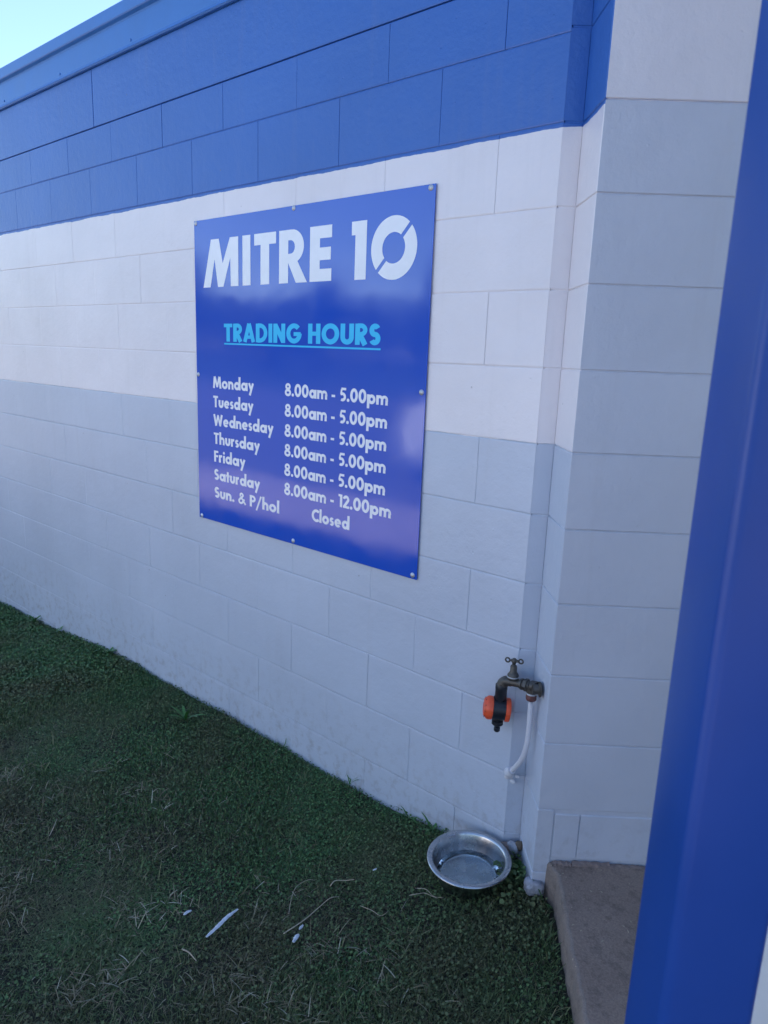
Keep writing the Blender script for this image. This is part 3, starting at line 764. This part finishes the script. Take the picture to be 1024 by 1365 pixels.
for k, (x, z, s) in enumerate(((.405, .372, .010), (.382, .378, .009), (.418, .395, .007), (.398, .412, .006))):
    o = lump('render_patch', (x, .001, z), (s, .004, s*.8), M_pvc, 20+k, 2, .2); o.parent = pipe; o.location = (x-.42, .011, z-.40)

# ------------------------------------------------------------------ hose timer
tm = empty('water_timer', (.368, TY, .62), 'orange and black hose timer hanging from the tap spout', 'hose timer')
def ml(name, me): return link(name, me, tm, (-.368, -TY, -.62))
TC = Vector((.366, TY-.004, .618)); ax = Vector((.80, .58, -.07)).normalized()    # dial on the left
TL = -ax
bm = bmesh.new(); lathe_bm(bm, [(.0165, 0), (.0175, .002), (.0175, .014), (.0168, .016), (.0172, .040), (.016, .046)], (.3685, TY-.002, .6960), (0, -.02, -1), 30, lambda k: 1.0 if k % 3 else 1.035)
ml('inlet_collar', bm_mesh('inlet_collar', bm, [M_black], auto=35))
bm = bmesh.new(); lathe_bm(bm, [(.030, -.019), (.0318, -.018), (.0318, .018), (.030, .019)], TC, TL, 40)
box_bm(bm, TC.x-.014, TC.x+.014, TC.y-.013, TC.y+.013, TC.z, TC.z+.042, .003)
ml('timer_body', bm_mesh('timer_body', bm, [M_black], auto=35))
bm = bmesh.new(); lathe_bm(bm, [(.0325, .0185), (.0345, .020), (.0345, .030), (.0335, .034), (.0250, .0435), (.012, .0455), (0, .0458)], TC, TL, 48, lambda k: 1.0 if k % 4 else .975)
dial = ml('timer_dial', bm_mesh('timer_dial', bm, [M_orange], auto=35))
bm = bmesh.new(); x_, y_, d_ = frame_of(TL)
for k in range(10):
    a = 2*math.pi*k/10; c_ = TC+TL*.0405+(x_*math.cos(a)+y_*math.sin(a))*.0290
    lathe_bm(bm, [(.0017, 0), (.0017, .0012)], c_, TL, 8)
link('dial_marks', bm_mesh('dial_marks', bm, [M_black]), dial)
bm = bmesh.new(); lathe_bm(bm, [(.0315, -.0185), (.0345, -.020), (.0350, -.028), (.0335, -.032), (.024, -.034), (0, -.0342)], TC, TL, 40)
ml('end_cap', bm_mesh('end_cap', bm, [M_orange], auto=35))
bm = bmesh.new()
lathe_bm(bm, [(.011, 0), (.011, .010), (.0165, .012), (.0170, .022), (.012, .027), (.0075, .029), (.0075, .033), (.0093, .035), (.0093, .044), (.0070, .047), (0, .047)], TC+Vector((-.001, 0, -.026)), (0, 0, -1), 24, lambda k: 1.0 if k % 3 else 1.03)
ml('outlet_nozzle', bm_mesh('outlet_nozzle', bm, [M_black], auto=35))

# ------------------------------------------------------------------ bowl
BC = Vector((.364, -.147, .098))
bw = empty('pet_bowl', BC, 'stainless steel pet bowl of water on the grass by the wall corner', 'bowl')
bm = bmesh.new()
prof = [(0, .004), (.078, .004), (.086, .006), (.090, .011), (.101, .045), (.1070, .069), (.1095, .0735), (.1130, .0752), (.1200, .0756), (.1240, .0742), (.1258, .0712), (.1250, .0690), (.1215, .0695), (.118, .0720), (.1115, .0710), (.1045, .045), (.0935, .010), (.088, .002), (.080, 0), (0, 0)]
lathe_bm(bm, prof, (0, 0, 0), (0, 0, 1), 72)
link('bowl_shell', bm_mesh('bowl_shell', bm, [M_steel], auto=60), bw)
bm = bmesh.new(); lathe_bm(bm, [(0, .0045), (.0835, .0055), (.0952, .0245), (.0952, .0247), (0, .0247)], (0, 0, 0), (0, 0, 1), 64)
link('water', bm_mesh('water', bm, [M_water]), bw)
bw.rotation_euler = (.03, -.02, 0)

# ------------------------------------------------------------------ blue post, added unseen canopy, white pillar
c0 = Vector((1.18609, -1.12465)); e1 = Vector((-.05664, .06994)).normalized(); e2 = Vector((.06994, .05664)).normalized()
def rsq(s, r, n_=6):
    out = []
    for (cx_, cy_, a0) in ((r, r, 180), (s-r, r, 270), (s-r, s-r, 0), (r, s-r, 90)):
        for k in range(n_+1):
            a = math.radians(a0+90*k/n_); out.append((cx_+r*math.cos(a), cy_+r*math.sin(a)))
    return out
bm = bmesh.new(); pr = rsq(.09, .010)
rg = []
for z in (ZS, 3.02):
    rg.append([bm.verts.new((*(c0+e2*a+e1*b_), z)) for a, b_ in pr])
for k in range(len(pr)):
    k2 = (k+1) % len(pr); bm.faces.new((rg[0][k], rg[0][k2], rg[1][k2], rg[1][k]))
bm.faces.new(rg[0]); bm.faces.new(rg[1])
post = empty('steel_post', (c0.x, c0.y, ZS), 'tall blue painted square steel post standing close on the right', 'post')
link('post_shaft', bm_mesh('post_shaft', bm, [M_post], auto=50), post, (-c0.x, -c0.y, -ZS))
bm = bmesh.new(); cc = c0+(e1+e2)*.045
vs4 = [cc+(e2*a+e1*b_)*.09 for a, b_ in ((-1, -1), (1, -1), (1, 1), (-1, 1))]
prism(bm, vs4, ZS+.0005, ZS+.0105, .001)
link('base_plate', bm_mesh('base_plate', bm, [M_post]), post, (-c0.x, -c0.y, -ZS))
for a, b_ in ((-1, -1), (1, -1), (1, 1), (-1, 1)):
    q = cc+(e2*a+e1*b_)*.072; bm = bmesh.new(); lathe_bm(bm, [(.009, 0), (.009, .007), (.006, .0075), (.006, .016), (0, .016)], (q.x-c0.x, q.y-c0.y, .0105), (0, 0, 1), 6)
    link('anchor_bolt', bm_mesh('anchor_bolt', bm, [M_screw]), post)
can = empty('added_canopy', (1.9, -.9, 3.03), 'unseen blue edged canopy roof added above the post and concrete step to cut sky light', 'canopy')  # out-of-view roof, added and sized to dim sky light from the right
def cq(s, t): q = on(s); return q+nF*t
bm = bmesh.new(); prism(bm, [cq(.42, .02), cq(.42, 1.37), cq(3.6, 1.37), cq(3.6, .02)][:], 3.05, 3.20, .004)
link('added_canopy_deck', bm_mesh('added_canopy_deck', bm, [M_white_obj]), can, (-1.9, .9, -3.03))
bm = bmesh.new(); prism(bm, [cq(.40, .02), cq(.40, 1.40), cq(3.6, 1.40), cq(3.6, 1.373), cq(.418, 1.373), cq(.418, .02)], 3.021, 3.26, .002)
link('added_canopy_fascia', bm_mesh('added_canopy_fascia', bm, [M_flash]), can, (-1.9, .9, -3.03))
# unseen wing added on the right to block sky and darken post and pier
wing = empty('added_wing', (3.4, .4, ZS), 'unseen blue wing wall added right of the concrete step to block sky light', 'wall')
bm = bmesh.new(); prism(bm, [cq(3.0, 3.6), cq(3.2, 3.6), cq(3.2, -.1), cq(3.0, -.1)], -.25, 3.045, .003)
link('added_wing_wall', bm_mesh('added_wing_wall', bm, [M_flash]), wing, (-3.4, -.4, -ZS))
bm = bmesh.new(); prism(bm, [cq(2.985, 2.9), cq(2.998, 2.9), cq(2.998, .5), cq(2.985, .5)], ZS+.35, 2.5, .002)
link('added_wing_glass', bm_mesh('added_wing_glass', bm, [M_glassd]), wing, (-3.4, -.4, -ZS))
# white pillar
pc = Vector((1.34, -.48))
bm = bmesh.new(); prism(bm, [pc+dP*a+nF*b_ for a, b_ in ((-.15, -.15), (-.15, .15), (.15, .15), (.15, -.15))], ZS+.002, 3.045, .003)
pil = empty('entrance_pillar', (pc.x, pc.y, ZS), 'pale white painted pillar half hidden behind the blue post', 'pillar')
link('pillar_shaft', bm_mesh('pillar_shaft', bm, [M_white_obj]), pil, (-pc.x, -pc.y, -ZS))

# ------------------------------------------------------------------ lawn
def is_lawn(x, y):
    """left of the step edge and in front of wall and pier"""
    ok = y < -.004
    # step edge line from p0 along (.6,-.8); outside = negative side
    ok &= ((x-.578)*.8+(y+.062)*.6 < -.006) | (y > 5)
    # return face of the pier (line Ipt->Apt)
    ax_, ay_ = Ipt.x, Ipt.y; bx, by = Apt.x, Apt.y
    cr_ = (bx-ax_)*(y-ay_)-(by-ay_)*(x-ax_)
    ok &= ~((cr_ > -.0006) & (y > by) & (x > .3))
    ok &= ((x-BC.x)**2+(y-BC.y)**2 > .086**2)
    return ok
def vnoise(x, y, sc, seed):
    r_ = np.random.default_rng(seed); G = r_.random((64, 64)); X_ = (x*sc) % 64; Y_ = (y*sc) % 64
    i = np.floor(X_).astype(int) % 64; j = np.floor(Y_).astype(int) % 64; fx = X_-np.floor(X_); fy = Y_-np.floor(Y_)
    fx = fx*fx*(3-2*fx); fy = fy*fy*(3-2*fy); i2 = (i+1) % 64; j2 = (j+1) % 64
    return (G[i, j]*(1-fx)+G[i2, j]*fx)*(1-fy)+(G[i, j2]*(1-fx)+G[i2, j2]*fx)*fy
def blades(name, nsamp, box, hr, wr, lean, mat, seed, dens=None, tint_pow=1.0, kind='stuff', seg=2, tint_base=0, zoff=0.0):
    g = np.random.default_rng(seed)
    x = g.uniform(box[0], box[1], nsamp); y = g.uniform(box[2], box[3], nsamp)
    k = is_lawn(x, y)
    if dens is not None: k &= g.random(nsamp) < dens(x, y)
    x, y = x[k], y[k]; n_ = len(x)
    z = gz(x, y)+undul(x, y)-.004+zoff
    a = g.uniform(0, 2*np.pi, n_); ln_ = g.uniform(hr[0], hr[1], n_); wd = g.uniform(wr[0], wr[1], n_)
    bt = g.uniform(lean[0], lean[1], n_)                     # lean from vertical at base
    cu = g.uniform(.2, .9, n_)                               # further bend
    tw = a+np.pi/2+g.normal(0, .5, n_)
    dx, dy = np.cos(a), np.sin(a); sx, sy = np.cos(tw), np.sin(tw)
    V_ = np.zeros((n_, 2*seg+1, 3)); px, py, pz = x.copy(), y.copy(), z.copy()
    for s in range(seg+1):
        wf = (1-.35*s/seg)*wd/2 if s < seg else None
        if s < seg:
            V_[:, 2*s] = np.stack([px+sx*wf, py+sy*wf, pz], 1); V_[:, 2*s+1] = np.stack([px-sx*wf, py-sy*wf, pz], 1)
        else: V_[:, 2*seg] = np.stack([px, py, pz], 1)
        an = bt+cu*s/seg; l = ln_/seg
        px = px+dx*np.sin(an)*l; py = py+dy*np.sin(an)*l; pz = pz+np.cos(an)*l
    gl = gz(V_[:, :, 0], V_[:, :, 1])
    V_[:, :, 2] = np.maximum(V_[:, :, 2], gl-.002)
    V_[:, :, 1] = np.minimum(V_[:, :, 1], -.0035)
    b0_ = (np.arange(n_)*(2*seg+1))[:, None]
    T = []
    for s in range(seg-1):
        T += [[2*s, 2*s+1, 2*s+3], [2*s, 2*s+3, 2*s+2]]
    T.append([2*seg-2, 2*seg-1, 2*seg])
    T = np.array(T); F_ = (b0_[:, :, None]+T[None]).reshape(-1, 3)
    tint = np.clip(g.random(n_)**tint_pow+tint_base, 0, 1)
    return np_mesh(name, V_.reshape(-1, 3), F_, np.repeat(tint, 2*seg+1), mat)
def np_mesh(name, V_, F_, tint, mat):
    me = bpy.data.meshes.new(name); me.vertices.add(len(V_)); me.vertices.foreach_set('co', V_.astype(np.float32).ravel())
    k = F_.shape[1]; me.loops.add(F_.size); me.loops.foreach_set('vertex_index', F_.astype(np.int32).ravel())
    me.polygons.add(len(F_)); me.polygons.foreach_set('loop_start', np.arange(0, F_.size, k, dtype=np.int32))
    at = me.attributes.new('tint', 'FLOAT', 'POINT'); at.data.foreach_set('value', tint.astype(np.float32))
    me.materials.append(mat); me.update(calc_edges=True); return me
dn = lambda x, y: (.55+.9*(vnoise(x+50, y+50, 6, 1)-.25))*(1-.6*np.exp(-(((x-.18)/.20)**2+((y+.50)/.17)**2)))
me = blades('grass', 330000, (-1.6, 1.4, -1.75, 0), (.010, .032), (.0014, .0030), (.2, 1.35), M_grass, 21, dn, 1.0, 'stuff', 2)
tag(link('grass', me), 'short dark green turf grass in the foreground lawn', 'grass', kind='stuff')
me = blades('grass', 260000, (-4.6, -1.55, -1.75, 0), (.012, .034), (.0022, .0044), (.2, 1.3), M_grass, 22, None, 1.0, 'stuff', 2)
tag(link('grass', me), 'turf grass further along the foot of the wall', 'grass', kind='stuff')
me = blades('grass', 60000, (-9, 1.8, -2.8, -1.74), (.015, .045), (.004, .010), (.2, 1.2), M_grass, 23, None, 1.0, 'stuff', 2)
tag(link('grass', me), 'sparser lawn grass out towards the path', 'grass', kind='stuff')
# small round clover / creeping leaves
def leaves(nsamp, box, rr, seed, dens=None, hmax=.022, tb=0.0):
    g = np.random.default_rng(seed); x = g.uniform(box[0], box[1], nsamp); y = g.uniform(box[2], box[3], nsamp); k = is_lawn(x, y)
    if dens is not None: k &= g.random(nsamp) < dens(x, y)
    x, y = x[k], y[k]; n_ = len(x); z = gz(x, y)+undul(x, y)+g.uniform(.002, hmax, n_)
    r_ = g.uniform(rr[0], rr[1], n_); nv = 6
    nrm = np.stack([g.normal(0, .45, n_), g.normal(0, .45, n_), np.ones(n_)], 1); nrm /= np.linalg.norm(nrm, axis=1)[:, None]
    t1 = np.cross(nrm, [1, 0, 0]); t1 /= np.linalg.norm(t1, axis=1)[:, None]; t2 = np.cross(nrm, t1)
    a0 = g.uniform(0, 6.28, n_); V_ = np.zeros((n_, nv, 3)); rad = [1.0, .82, .8, 1.0, .8, .82]
    for q in range(nv):
        a = a0+2*np.pi*q/nv; rq = r_*rad[q]
        V_[:, q] = np.stack([x, y, z], 1)+(t1*np.cos(a)[:, None]+t2*np.sin(a)[:, None])*rq[:, None]
    V_[:, [0, 3], :] += nrm[:, None, :]*(r_*.22)[:, None, None]
    V_[:, :, 1] = np.minimum(V_[:, :, 1], -.0035)
    T = np.array([[0, 1, 5], [1, 2, 5], [2, 4, 5], [2, 3, 4]])
    F_ = ((np.arange(n_)*nv)[:, None, None]+T[None]).reshape(-1, 3)
    return V_.reshape(-1, 3), F_, np.repeat(np.clip(g.random(n_)+tb, 0, 1), nv)
nearw = lambda x, y: np.clip(.12+.95*np.exp(-(-y)/.40)+.5*(vnoise(x+9, y+9, 4, 5)-.5), 0, 1)*np.where(x > -.3, 1, .8)
V_, F_, t_ = leaves(95000, (-1.8, .95, -1.6, 0), (.0022, .0052), 31, nearw)
tag(link('clover', np_mesh('clover', V_, F_, t_, M_leaf)), 'small creeping clover leaves mixed through the near lawn', 'clover', kind='stuff')
V_, F_, t_ = leaves(75000, (-4.6, -1.7, -1.4, 0), (.004, .008), 32, nearw)
tag(link('clover', np_mesh('clover', V_, F_, t_, M_leaf)), 'small creeping clover leaves along the far lawn edge', 'clover', kind='stuff')
# broader leaves crowding the bowl
dB = lambda x, y: np.exp(-(((x-.475)/.055)**2+((y+.07)/.075)**2))*(((x-.549)**2+(y+.09)**2) > .034**2)
V_, F_, t_ = leaves(6500, (.2, .75, -.42, 0), (.0045, .0095), 33, dB, .05, .25)
tag(link('broadleaf_weeds', np_mesh('broadleaf_weeds', V_, F_, t_, M_leaf)), 'broad leaved weeds crowding beside the bowl at the pier foot', 'weeds', kind='stuff')
# dead straw, more of it towards the viewer
dS_ = lambda x, y: np.clip((-y-.20)/.8, .06, 1)*np.clip(vnoise(x+3, y+3, 5, 8)*1.5-.25, 0, 1)
me = blades('straw', 30000, (-2.2, 1.0, -1.6, -.05), (.006, .034), (.0007, .0019), (.9, 1.65), M_strawb, 41, dS_, 1.3, 'stuff', 3, 0, .012)
tag(link('straw', me), 'fine dry grass clippings scattered over the near lawn', 'straw', kind='stuff')
dC = lambda x, y: np.clip((vnoise(x+30, y+30, 9, 14)-.62)*4, 0, 1)*np.clip((-y-.3)/.6, 0, 1)
me = blades('straw', 16000, (-1.3, 1.0, -1.6, -.05), (.020, .060), (.0011, .0030), (.8, 1.6), M_strawb, 42, dC, .9, 'stuff', 4, .1, .014)
tag(link('straw', me), 'clumps of longer dead grass blades in the foreground lawn', 'straw', kind='stuff')
dT = lambda x, y: np.clip(.25+1.0*np.exp(-(((x-.18)/.22)**2+((y+.50)/.20)**2))+.8*(vnoise(x+70, y+70, 3, 17)-.5), 0, 1)
me = blades('thatch', 60000, (-1.5, 1.0, -1.6, -.01), (.005, .020), (.0012, .0030), (1.1, 1.7), M_thatch, 43, dT, 1, 'stuff', 2, 0, .012)
tag(link('thatch', me), 'brown thatch and bare patches showing between the grass blades', 'thatch', kind='stuff')
dG = lambda x, y: np.clip((vnoise(x+11, y+40, 5, 19)-.45)*2.2, .04, 1)
me = blades('grass', 9000, (-2.0, 1.0, -1.6, -.01), (.030, .065), (.0014, .0028), (.3, 1.35), M_grass, 44, dG, .8, 'stuff', 4, .2, .004)
tag(link('grass', me), 'stray longer green blades standing out of the mown turf', 'grass', kind='stuff')
# stray long runners of dead grass one can pick out
def runner(loc_pts, rad, mat, name='dry_runner'):
    bm = bmesh.new(); P_ = smooth_path([(x, y, float(gz(x, y))+h_) for x, y, h_ in loc_pts], 5)
    tube_bm(bm, P_, [rad*(1-.6*k/len(P_)) for k in range(len(P_))], 5); return link(name, bm_mesh(name, bm, [mat], True))
import itertools
def pix(x, y, z=.075):                                    # where a sight line meets height z (used once to read the layout)
    d = fw*FPX+rt*(x-512)-up*(y-682.5); t = (z-CAM.z)/d.z; return CAM.x+d.x*t, CAM.y+d.y*t
RUN = [((0.116, -.53), 'long bent dead grass runner lying right of the white scrap'), ]
def rr_(pxs, rad, label):
    pts_ = []
    for k, (x, y) in enumerate(pxs):
        X_, Y_ = pix(x, y); pts_.append((X_, Y_, .024+.006*(k % 2)))
    o = runner(pts_, rad*.8, M_straw); return tag(o, label, 'dead grass stem')
rr_([(378, 1250), (405, 1235), (425, 1215), (440, 1205), (452, 1201)], .0022, 'jointed dead stem pointing up and right from the small white scraps')
rr_([(440, 1185), (447, 1180), (460, 1178), (472, 1180)], .0022, 'short curved dead stem at the bare patch left of the bowl')
rr_([(385, 1222), (388, 1205), (395, 1185), (410, 1178), (420, 1176)], .0014, 'thin bowed dead stem above the small white scraps')
rr_([(545, 1205), (556, 1206), (566, 1203), (574, 1210), (583, 1212)], .0018, 'pale crooked dead stem in the grass below the bowl')
rr_([(480, 1216), (495, 1226), (507, 1232), (517, 1229)], .0013, 'thin wavy dead stem near the middle of the foreground grass')
rr_([(243, 1268), (252, 1275), (262, 1284)], .0030, 'short thick dead blade below the long white scrap')
rr_([(66, 1113), (72, 1103), (76, 1090)], .0020, 'pale dead blade standing in the grass at far left')
rr_([(553, 1195), (567, 1200), (577, 1208), (590, 1214)], .0014, 'straight straw crossing the crooked stem below the bowl')

# white scraps
def scrap(pxs, wid, label, seed):
    rg = random.Random(seed); bm = bmesh.new(); rows_ = []
    pts_ = []
    for x, y in pxs:
        X_, Y_ = pix(x, y, .09); pts_.append(Vector((X_, Y_, float(gz(X_, Y_))+.030+rg.uniform(0, .003))))
    P_ = smooth_path(pts_, 6); n_ = len(P_)
    for k, p in enumerate(P_):
        d = (P_[min(k+1, n_-1)]-P_[max(k-1, 0)]); sd_ = Vector((-d.y, d.x, 0)).normalized(); ww = wid*(.25+.75*math.sin(math.pi*min(1, (k+.6)/(n_)))**.5)*rg.uniform(.85, 1.1)
        rows_.append([bm.verts.new(p+sd_*ww/2), bm.verts.new(p+Vector((0, 0, .0022))), bm.verts.new(p-sd_*ww/2), bm.verts.new(p-Vector((0, 0, .0015)))])
    for a, b_ in zip(rows_, rows_[1:]):
        for k in range(4): bm.faces.new((a[k], b_[k], b_[(k+1) % 4], a[(k+1) % 4]))
    bm.faces.new(rows_[0]); bm.faces.new(rows_[-1])
    tag(link('white_scrap', bm_mesh('white_scrap', bm, [M_paper], auto=40)), label, 'litter', 'white scraps on the lawn')
scrap([(275, 1248), (290, 1235), (303, 1222), (317, 1211)], .0125, 'long white painted splinter lying on the foreground grass', 1)
scrap([(245, 1219), (250, 1215), (255, 1212)], .010, 'tiny white flake left of the long white splinter', 2)
scrap([(391, 1260), (395, 1253), (398, 1249)], .012, 'lower of two small white flakes right of the long splinter', 3)
scrap([(399, 1242), (402, 1238), (404, 1236)], .008, 'upper of two small white flakes right of the long splinter', 4)
scrap([(497, 1163), (500, 1162), (502, 1161)], .006, 'white dot-like flake in the grass left below the bowl', 5)
# weeds rooted along the wall
def weed(loc, n_, ln_, wd, seed, label, spread=1.0, bmat=M_weed):
    rg = random.Random(seed); root = empty('weed', loc, label, 'weed')
    for k in range(n_):
        bm = bmesh.new(); a = rg.uniform(0, 2*math.pi); l = ln_*rg.uniform(.6, 1.1); e0 = rg.uniform(.4, 1.1)*spread; rows_ = []
        p = Vector((0, 0, 0)); m_ = 7
        for s in range(m_):
            t = s/(m_-1); an = e0+t*.7; d = Vector((math.cos(a)*math.sin(an), math.sin(a)*math.sin(an)-.0, math.cos(an)))
            sd_ = Vector((-math.sin(a), math.cos(a), 0)); ww = wd*(math.sin(math.pi*(.12+.85*t))**.8)*(1 if s < m_-1 else .1)
            q = p.copy()
            if loc[1]+q.y > -.006: q.y = -.006-loc[1]
            rows_.append([bm.verts.new(q+sd_*ww/2+Vector((0, 0, ww*.12))), bm.verts.new(q), bm.verts.new(q-sd_*ww/2+Vector((0, 0, ww*.12)))])
            p = p+d*l/(m_-1)
        for r1, r2 in zip(rows_, rows_[1:]):
            for j in range(2): bm.faces.new((r1[j], r1[j+1], r2[j+1], r2[j]))
        link('leaf', bm_mesh('leaf', bm, [bmat], True), root)
for (x, y, n_, l, wd, sd_, lb) in (
    (-1.98, -.035, 5, .055, .016, 1, 'small broad leaved weed with a raised leaf against the wall foot, middle left'),
    (-1.09, -.16, 6, .085, .013, 2, 'spreading long leaved weed in the grass left of centre'),
    (-2.85, -.04, 6, .05, .014, 3, 'bright green weed at the wall foot, farthest left'),
    (-2.55, -.035, 4, .045, .012, 4, 'second weed from the left at the wall foot'),
    (.03, -.02, 5, .055, .004, 5, 'thin grassy weed at the wall foot just left of the bowl'),
    (.14, -.03, 5, .060, .006, 6, 'taller grassy weed at the wall foot touching the bowl'),
    (-.25, -.018, 4, .05, .004, 7, 'sparse upright weed on the wall foot below the middle of the sign'),
    (-.62, -.016, 3, .045, .004, 8, 'single thin upright weed at the wall foot below the sign'),
    (.592, -.105, 3, .075, .003, 9, 'dark thin grass stems leaning on the edge of the concrete step'),
    (.452, -.035, 9, .050, .022, 10, 'broad leaved weed between the bowl and the pier')):
    weed((x, y, float(gz(x, y))+.014), n_, l*1.25, wd*1.2, sd_, lb)

# ------------------------------------------------------------------ across the car park: van and trees (seen mirrored in the sign)
van = empty('parked_van', (-2.2, -6.3, -.05), 'white van parked across the car park behind the viewer', 'van')
bm = bmesh.new()
pf = [(-2.45, .35), (-2.50, .75), (-2.35, 1.05), (-1.55, 1.25), (-.85, 1.95), (-.55, 2.03), (2.3, 2.03), (2.45, 1.9), (2.5, .35)]
rows_ = []
for yy, ins_ in ((-.88, .03), (-.92, 0), (.92, 0), (.88, .03)):
    rows_.append([bm.verts.new((x*(1-ins_*.3), yy*(1 if z < 1.3 else .92), z-ins_*.3)) for x, z in pf])
for a, b_ in zip(rows_, rows_[1:]):
    for k in range(len(pf)): bm.faces.new((a[k], a[(k+1) % len(pf)], b_[(k+1) % len(pf)], b_[k]))
bm.faces.new(rows_[0]); bm.faces.new(rows_[-1][::-1])
link('van_body', bm_mesh('van_body', bm, [M_white_obj], auto=25), van)
for s in (-1, 1):
    bm = bmesh.new(); V4 = [(-1.3, .0, 1.27), (-.78, 0, 1.82), (-.1, 0, 1.82), (-.1, 0, 1.27)]
    vv = [bm.verts.new((x, s*(.925 if z < 1.4 else .875), z)) for x, y, z in V4]; vv2 = [bm.verts.new((x, s*(.905 if z < 1.4 else .855), z)) for x, y, z in V4]
    bm.faces.new(vv); bm.faces.new(vv2[::-1])
    for k in range(4): bm.faces.new((vv[k], vv[(k+1) % 4], vv2[(k+1) % 4], vv2[k]))
    link('side_window', bm_mesh('side_window', bm, [M_glassd]), van)
    for x in (-1.6, 1.55):
        bm = bmesh.new(); lathe_bm(bm, [(.22, -.10), (.32, -.10), (.34, -.07), (.34, .07), (.32, .10), (.22, .10)], (x, s*.83, .34), (0, 1, 0), 28)
        wh = link('wheel', bm_mesh('wheel', bm, [M_rubber], auto=40), van)
        bm = bmesh.new(); lathe_bm(bm, [(0, .05), (.10, .06), (.2, .085), (.218, .09), (.218, .0)], (x, s*.84, .34), (0, s, 0), 20); link('rim', bm_mesh('rim', bm, [M_screw], auto=40), wh)
    bm = bmesh.new(); box_bm(bm, -2.50, -2.33, s*.62-.15, s*.62+.15, .72, .92, .03); link('headlight', bm_mesh('headlight', bm, [M_screw]), van)
bm = bmesh.new()
vv = [bm.verts.new(p) for p in ((-1.50, -.74, 1.30), (-1.50, .74, 1.30), (-.90, .70, 1.91), (-.90, -.70, 1.91))]; vv2 = [bm.verts.new(v.co+Vector((-.03, 0, .03))) for v in vv]
bm.faces.new(vv); bm.faces.new(vv2[::-1])
for k in range(4): bm.faces.new((vv[k], vv[(k+1) % 4], vv2[(k+1) % 4], vv2[k]))
link('windscreen', bm_mesh('windscreen', bm, [M_glassd]), van)
bm = bmesh.new(); box_bm(bm, -2.56, -2.40, -.85, .85, .36, .58, .04); link('bumper', bm_mesh('bumper', bm, [M_black]), van)
van.location = (-2.25, -6.4, -.05); van.rotation_euler = (0, 0, math.radians(6))

def crown(seed, r_, h_, n_):
    g = np.random.default_rng(seed); cl = g.normal(0, 1, (26, 3)); cl /= np.linalg.norm(cl, axis=1)[:, None]; cl *= g.uniform(.35, 1, (26, 1))*np.array([r_, r_, h_/2])
    ci = g.integers(0, 26, n_); c = cl[ci]+g.normal(0, 1, (n_, 3))*np.array([r_, r_, h_/2])*.17
    d1 = g.normal(0, 1, (n_, 3)); d1 /= np.linalg.norm(d1, axis=1)[:, None]; d2 = np.cross(d1, g.normal(0, 1, (n_, 3))); d2 /= np.linalg.norm(d2, axis=1)[:, None]
    s = g.uniform(.10, .24, (n_, 1)); V_ = np.stack([c-d1*s, c+d2*s*.55, c+d1*s, c-d2*s*.55], 1)
    F_ = (np.arange(n_)*4)[:, None]+np.array([[0, 1, 2, 3]])
    return np_mesh('crown', V_.reshape(-1, 3), F_, np.repeat(g.random(n_), 4), M_tree)
cms = [crown(51, 2.6, 4.2, 3800), crown(52, 3.3, 3.6, 4600), crown(53, 2.0, 5.2, 3400)]
def trunk(seed, h_):
    rg = random.Random(seed); bm = bmesh.new(); tube_bm(bm, smooth_path([(0, 0, -.2), (.1, .05, h_*.4), (-.05, .1, h_*.75), (.1, 0, h_)], 4), [.24-.012*k for k in range(13)], 9)
    for k in range(5):
        a = rg.uniform(0, 6.28); tube_bm(bm, [(0, 0, h_*.6), (math.cos(a)*.7, math.sin(a)*.7, h_*.9), (math.cos(a)*1.5, math.sin(a)*1.5, h_*1.25)], [.12, .08, .03], 6)
    return bm_mesh('trunk', bm, [M_bark], True)
tms = [trunk(61, 2.6), trunk(62, 2.2), trunk(63, 3.0)]
V_, T_l = [], []
g_ = np.random.default_rng(77); n_ = 26000
cx_ = g_.uniform(-150, 90, n_); top_ = 5.0+1.6*vnoise(cx_+200, cx_*0+3, .11, 3)+1.3*vnoise(cx_+200, cx_*0+9, .5, 4)
cc_ = np.stack([cx_, -46+g_.normal(0, 1.6, n_), top_*g_.random(n_)**.6], 1)
d1 = g_.normal(0, 1, (n_, 3)); d1 /= np.linalg.norm(d1, axis=1)[:, None]; d2 = np.cross(d1, g_.normal(0, 1, (n_, 3))); d2 /= np.linalg.norm(d2, axis=1)[:, None]
s_ = g_.uniform(.25, .6, (n_, 1)); V_ = np.stack([cc_-d1*s_, cc_+d2*s_*.6, cc_+d1*s_, cc_-d2*s_*.6], 1)
tag(link('far_scrub', np_mesh('far_scrub', V_.reshape(-1, 3), (np.arange(n_)*4)[:, None]+np.array([[0, 1, 2, 3]]), np.repeat(g_.random(n_), 4), M_tree)), 'continuous belt of far green scrub beyond the car park', 'scrub', kind='stuff')
spots = [(-46, -28, 0), (-40, -33, 1), (-33, -31, 2), (-27, -35, 0), (-20, -30, 1), (-13, -34, 2), (-6, -31, 0), (2, -34, 1), (10, -31, 2), (-52, -20, 1), (-58, -13, 2), (-38, -24, 2)]
order = ['at the far left end', 'second from the left', 'third from the left', 'fourth from the left', 'fifth from the left', 'sixth from the left', 'seventh from the left', 'eighth from the left', 'at the right end', 'beyond the left end of the car park', 'farthest along the street', 'standing forward of the row']
for k, (x, y, t) in enumerate(spots):
    root = empty('tree', (x, y, 0), 'leafy tree across the car park, '+order[k], 'tree', 'trees across the car park')
    s = random.uniform(.85, 1.2)
    a = link('trunk', tms[t], root); b_ = link('crown', cms[t], root, (0, 0, (2.6, 2.2, 3.0)[t]+1.3))
    root.scale = (s, s, s*random.uniform(.85, 1.1)); root.rotation_euler = (0, 0, random.uniform(0, 6))
bpy.context.view_layer.update()
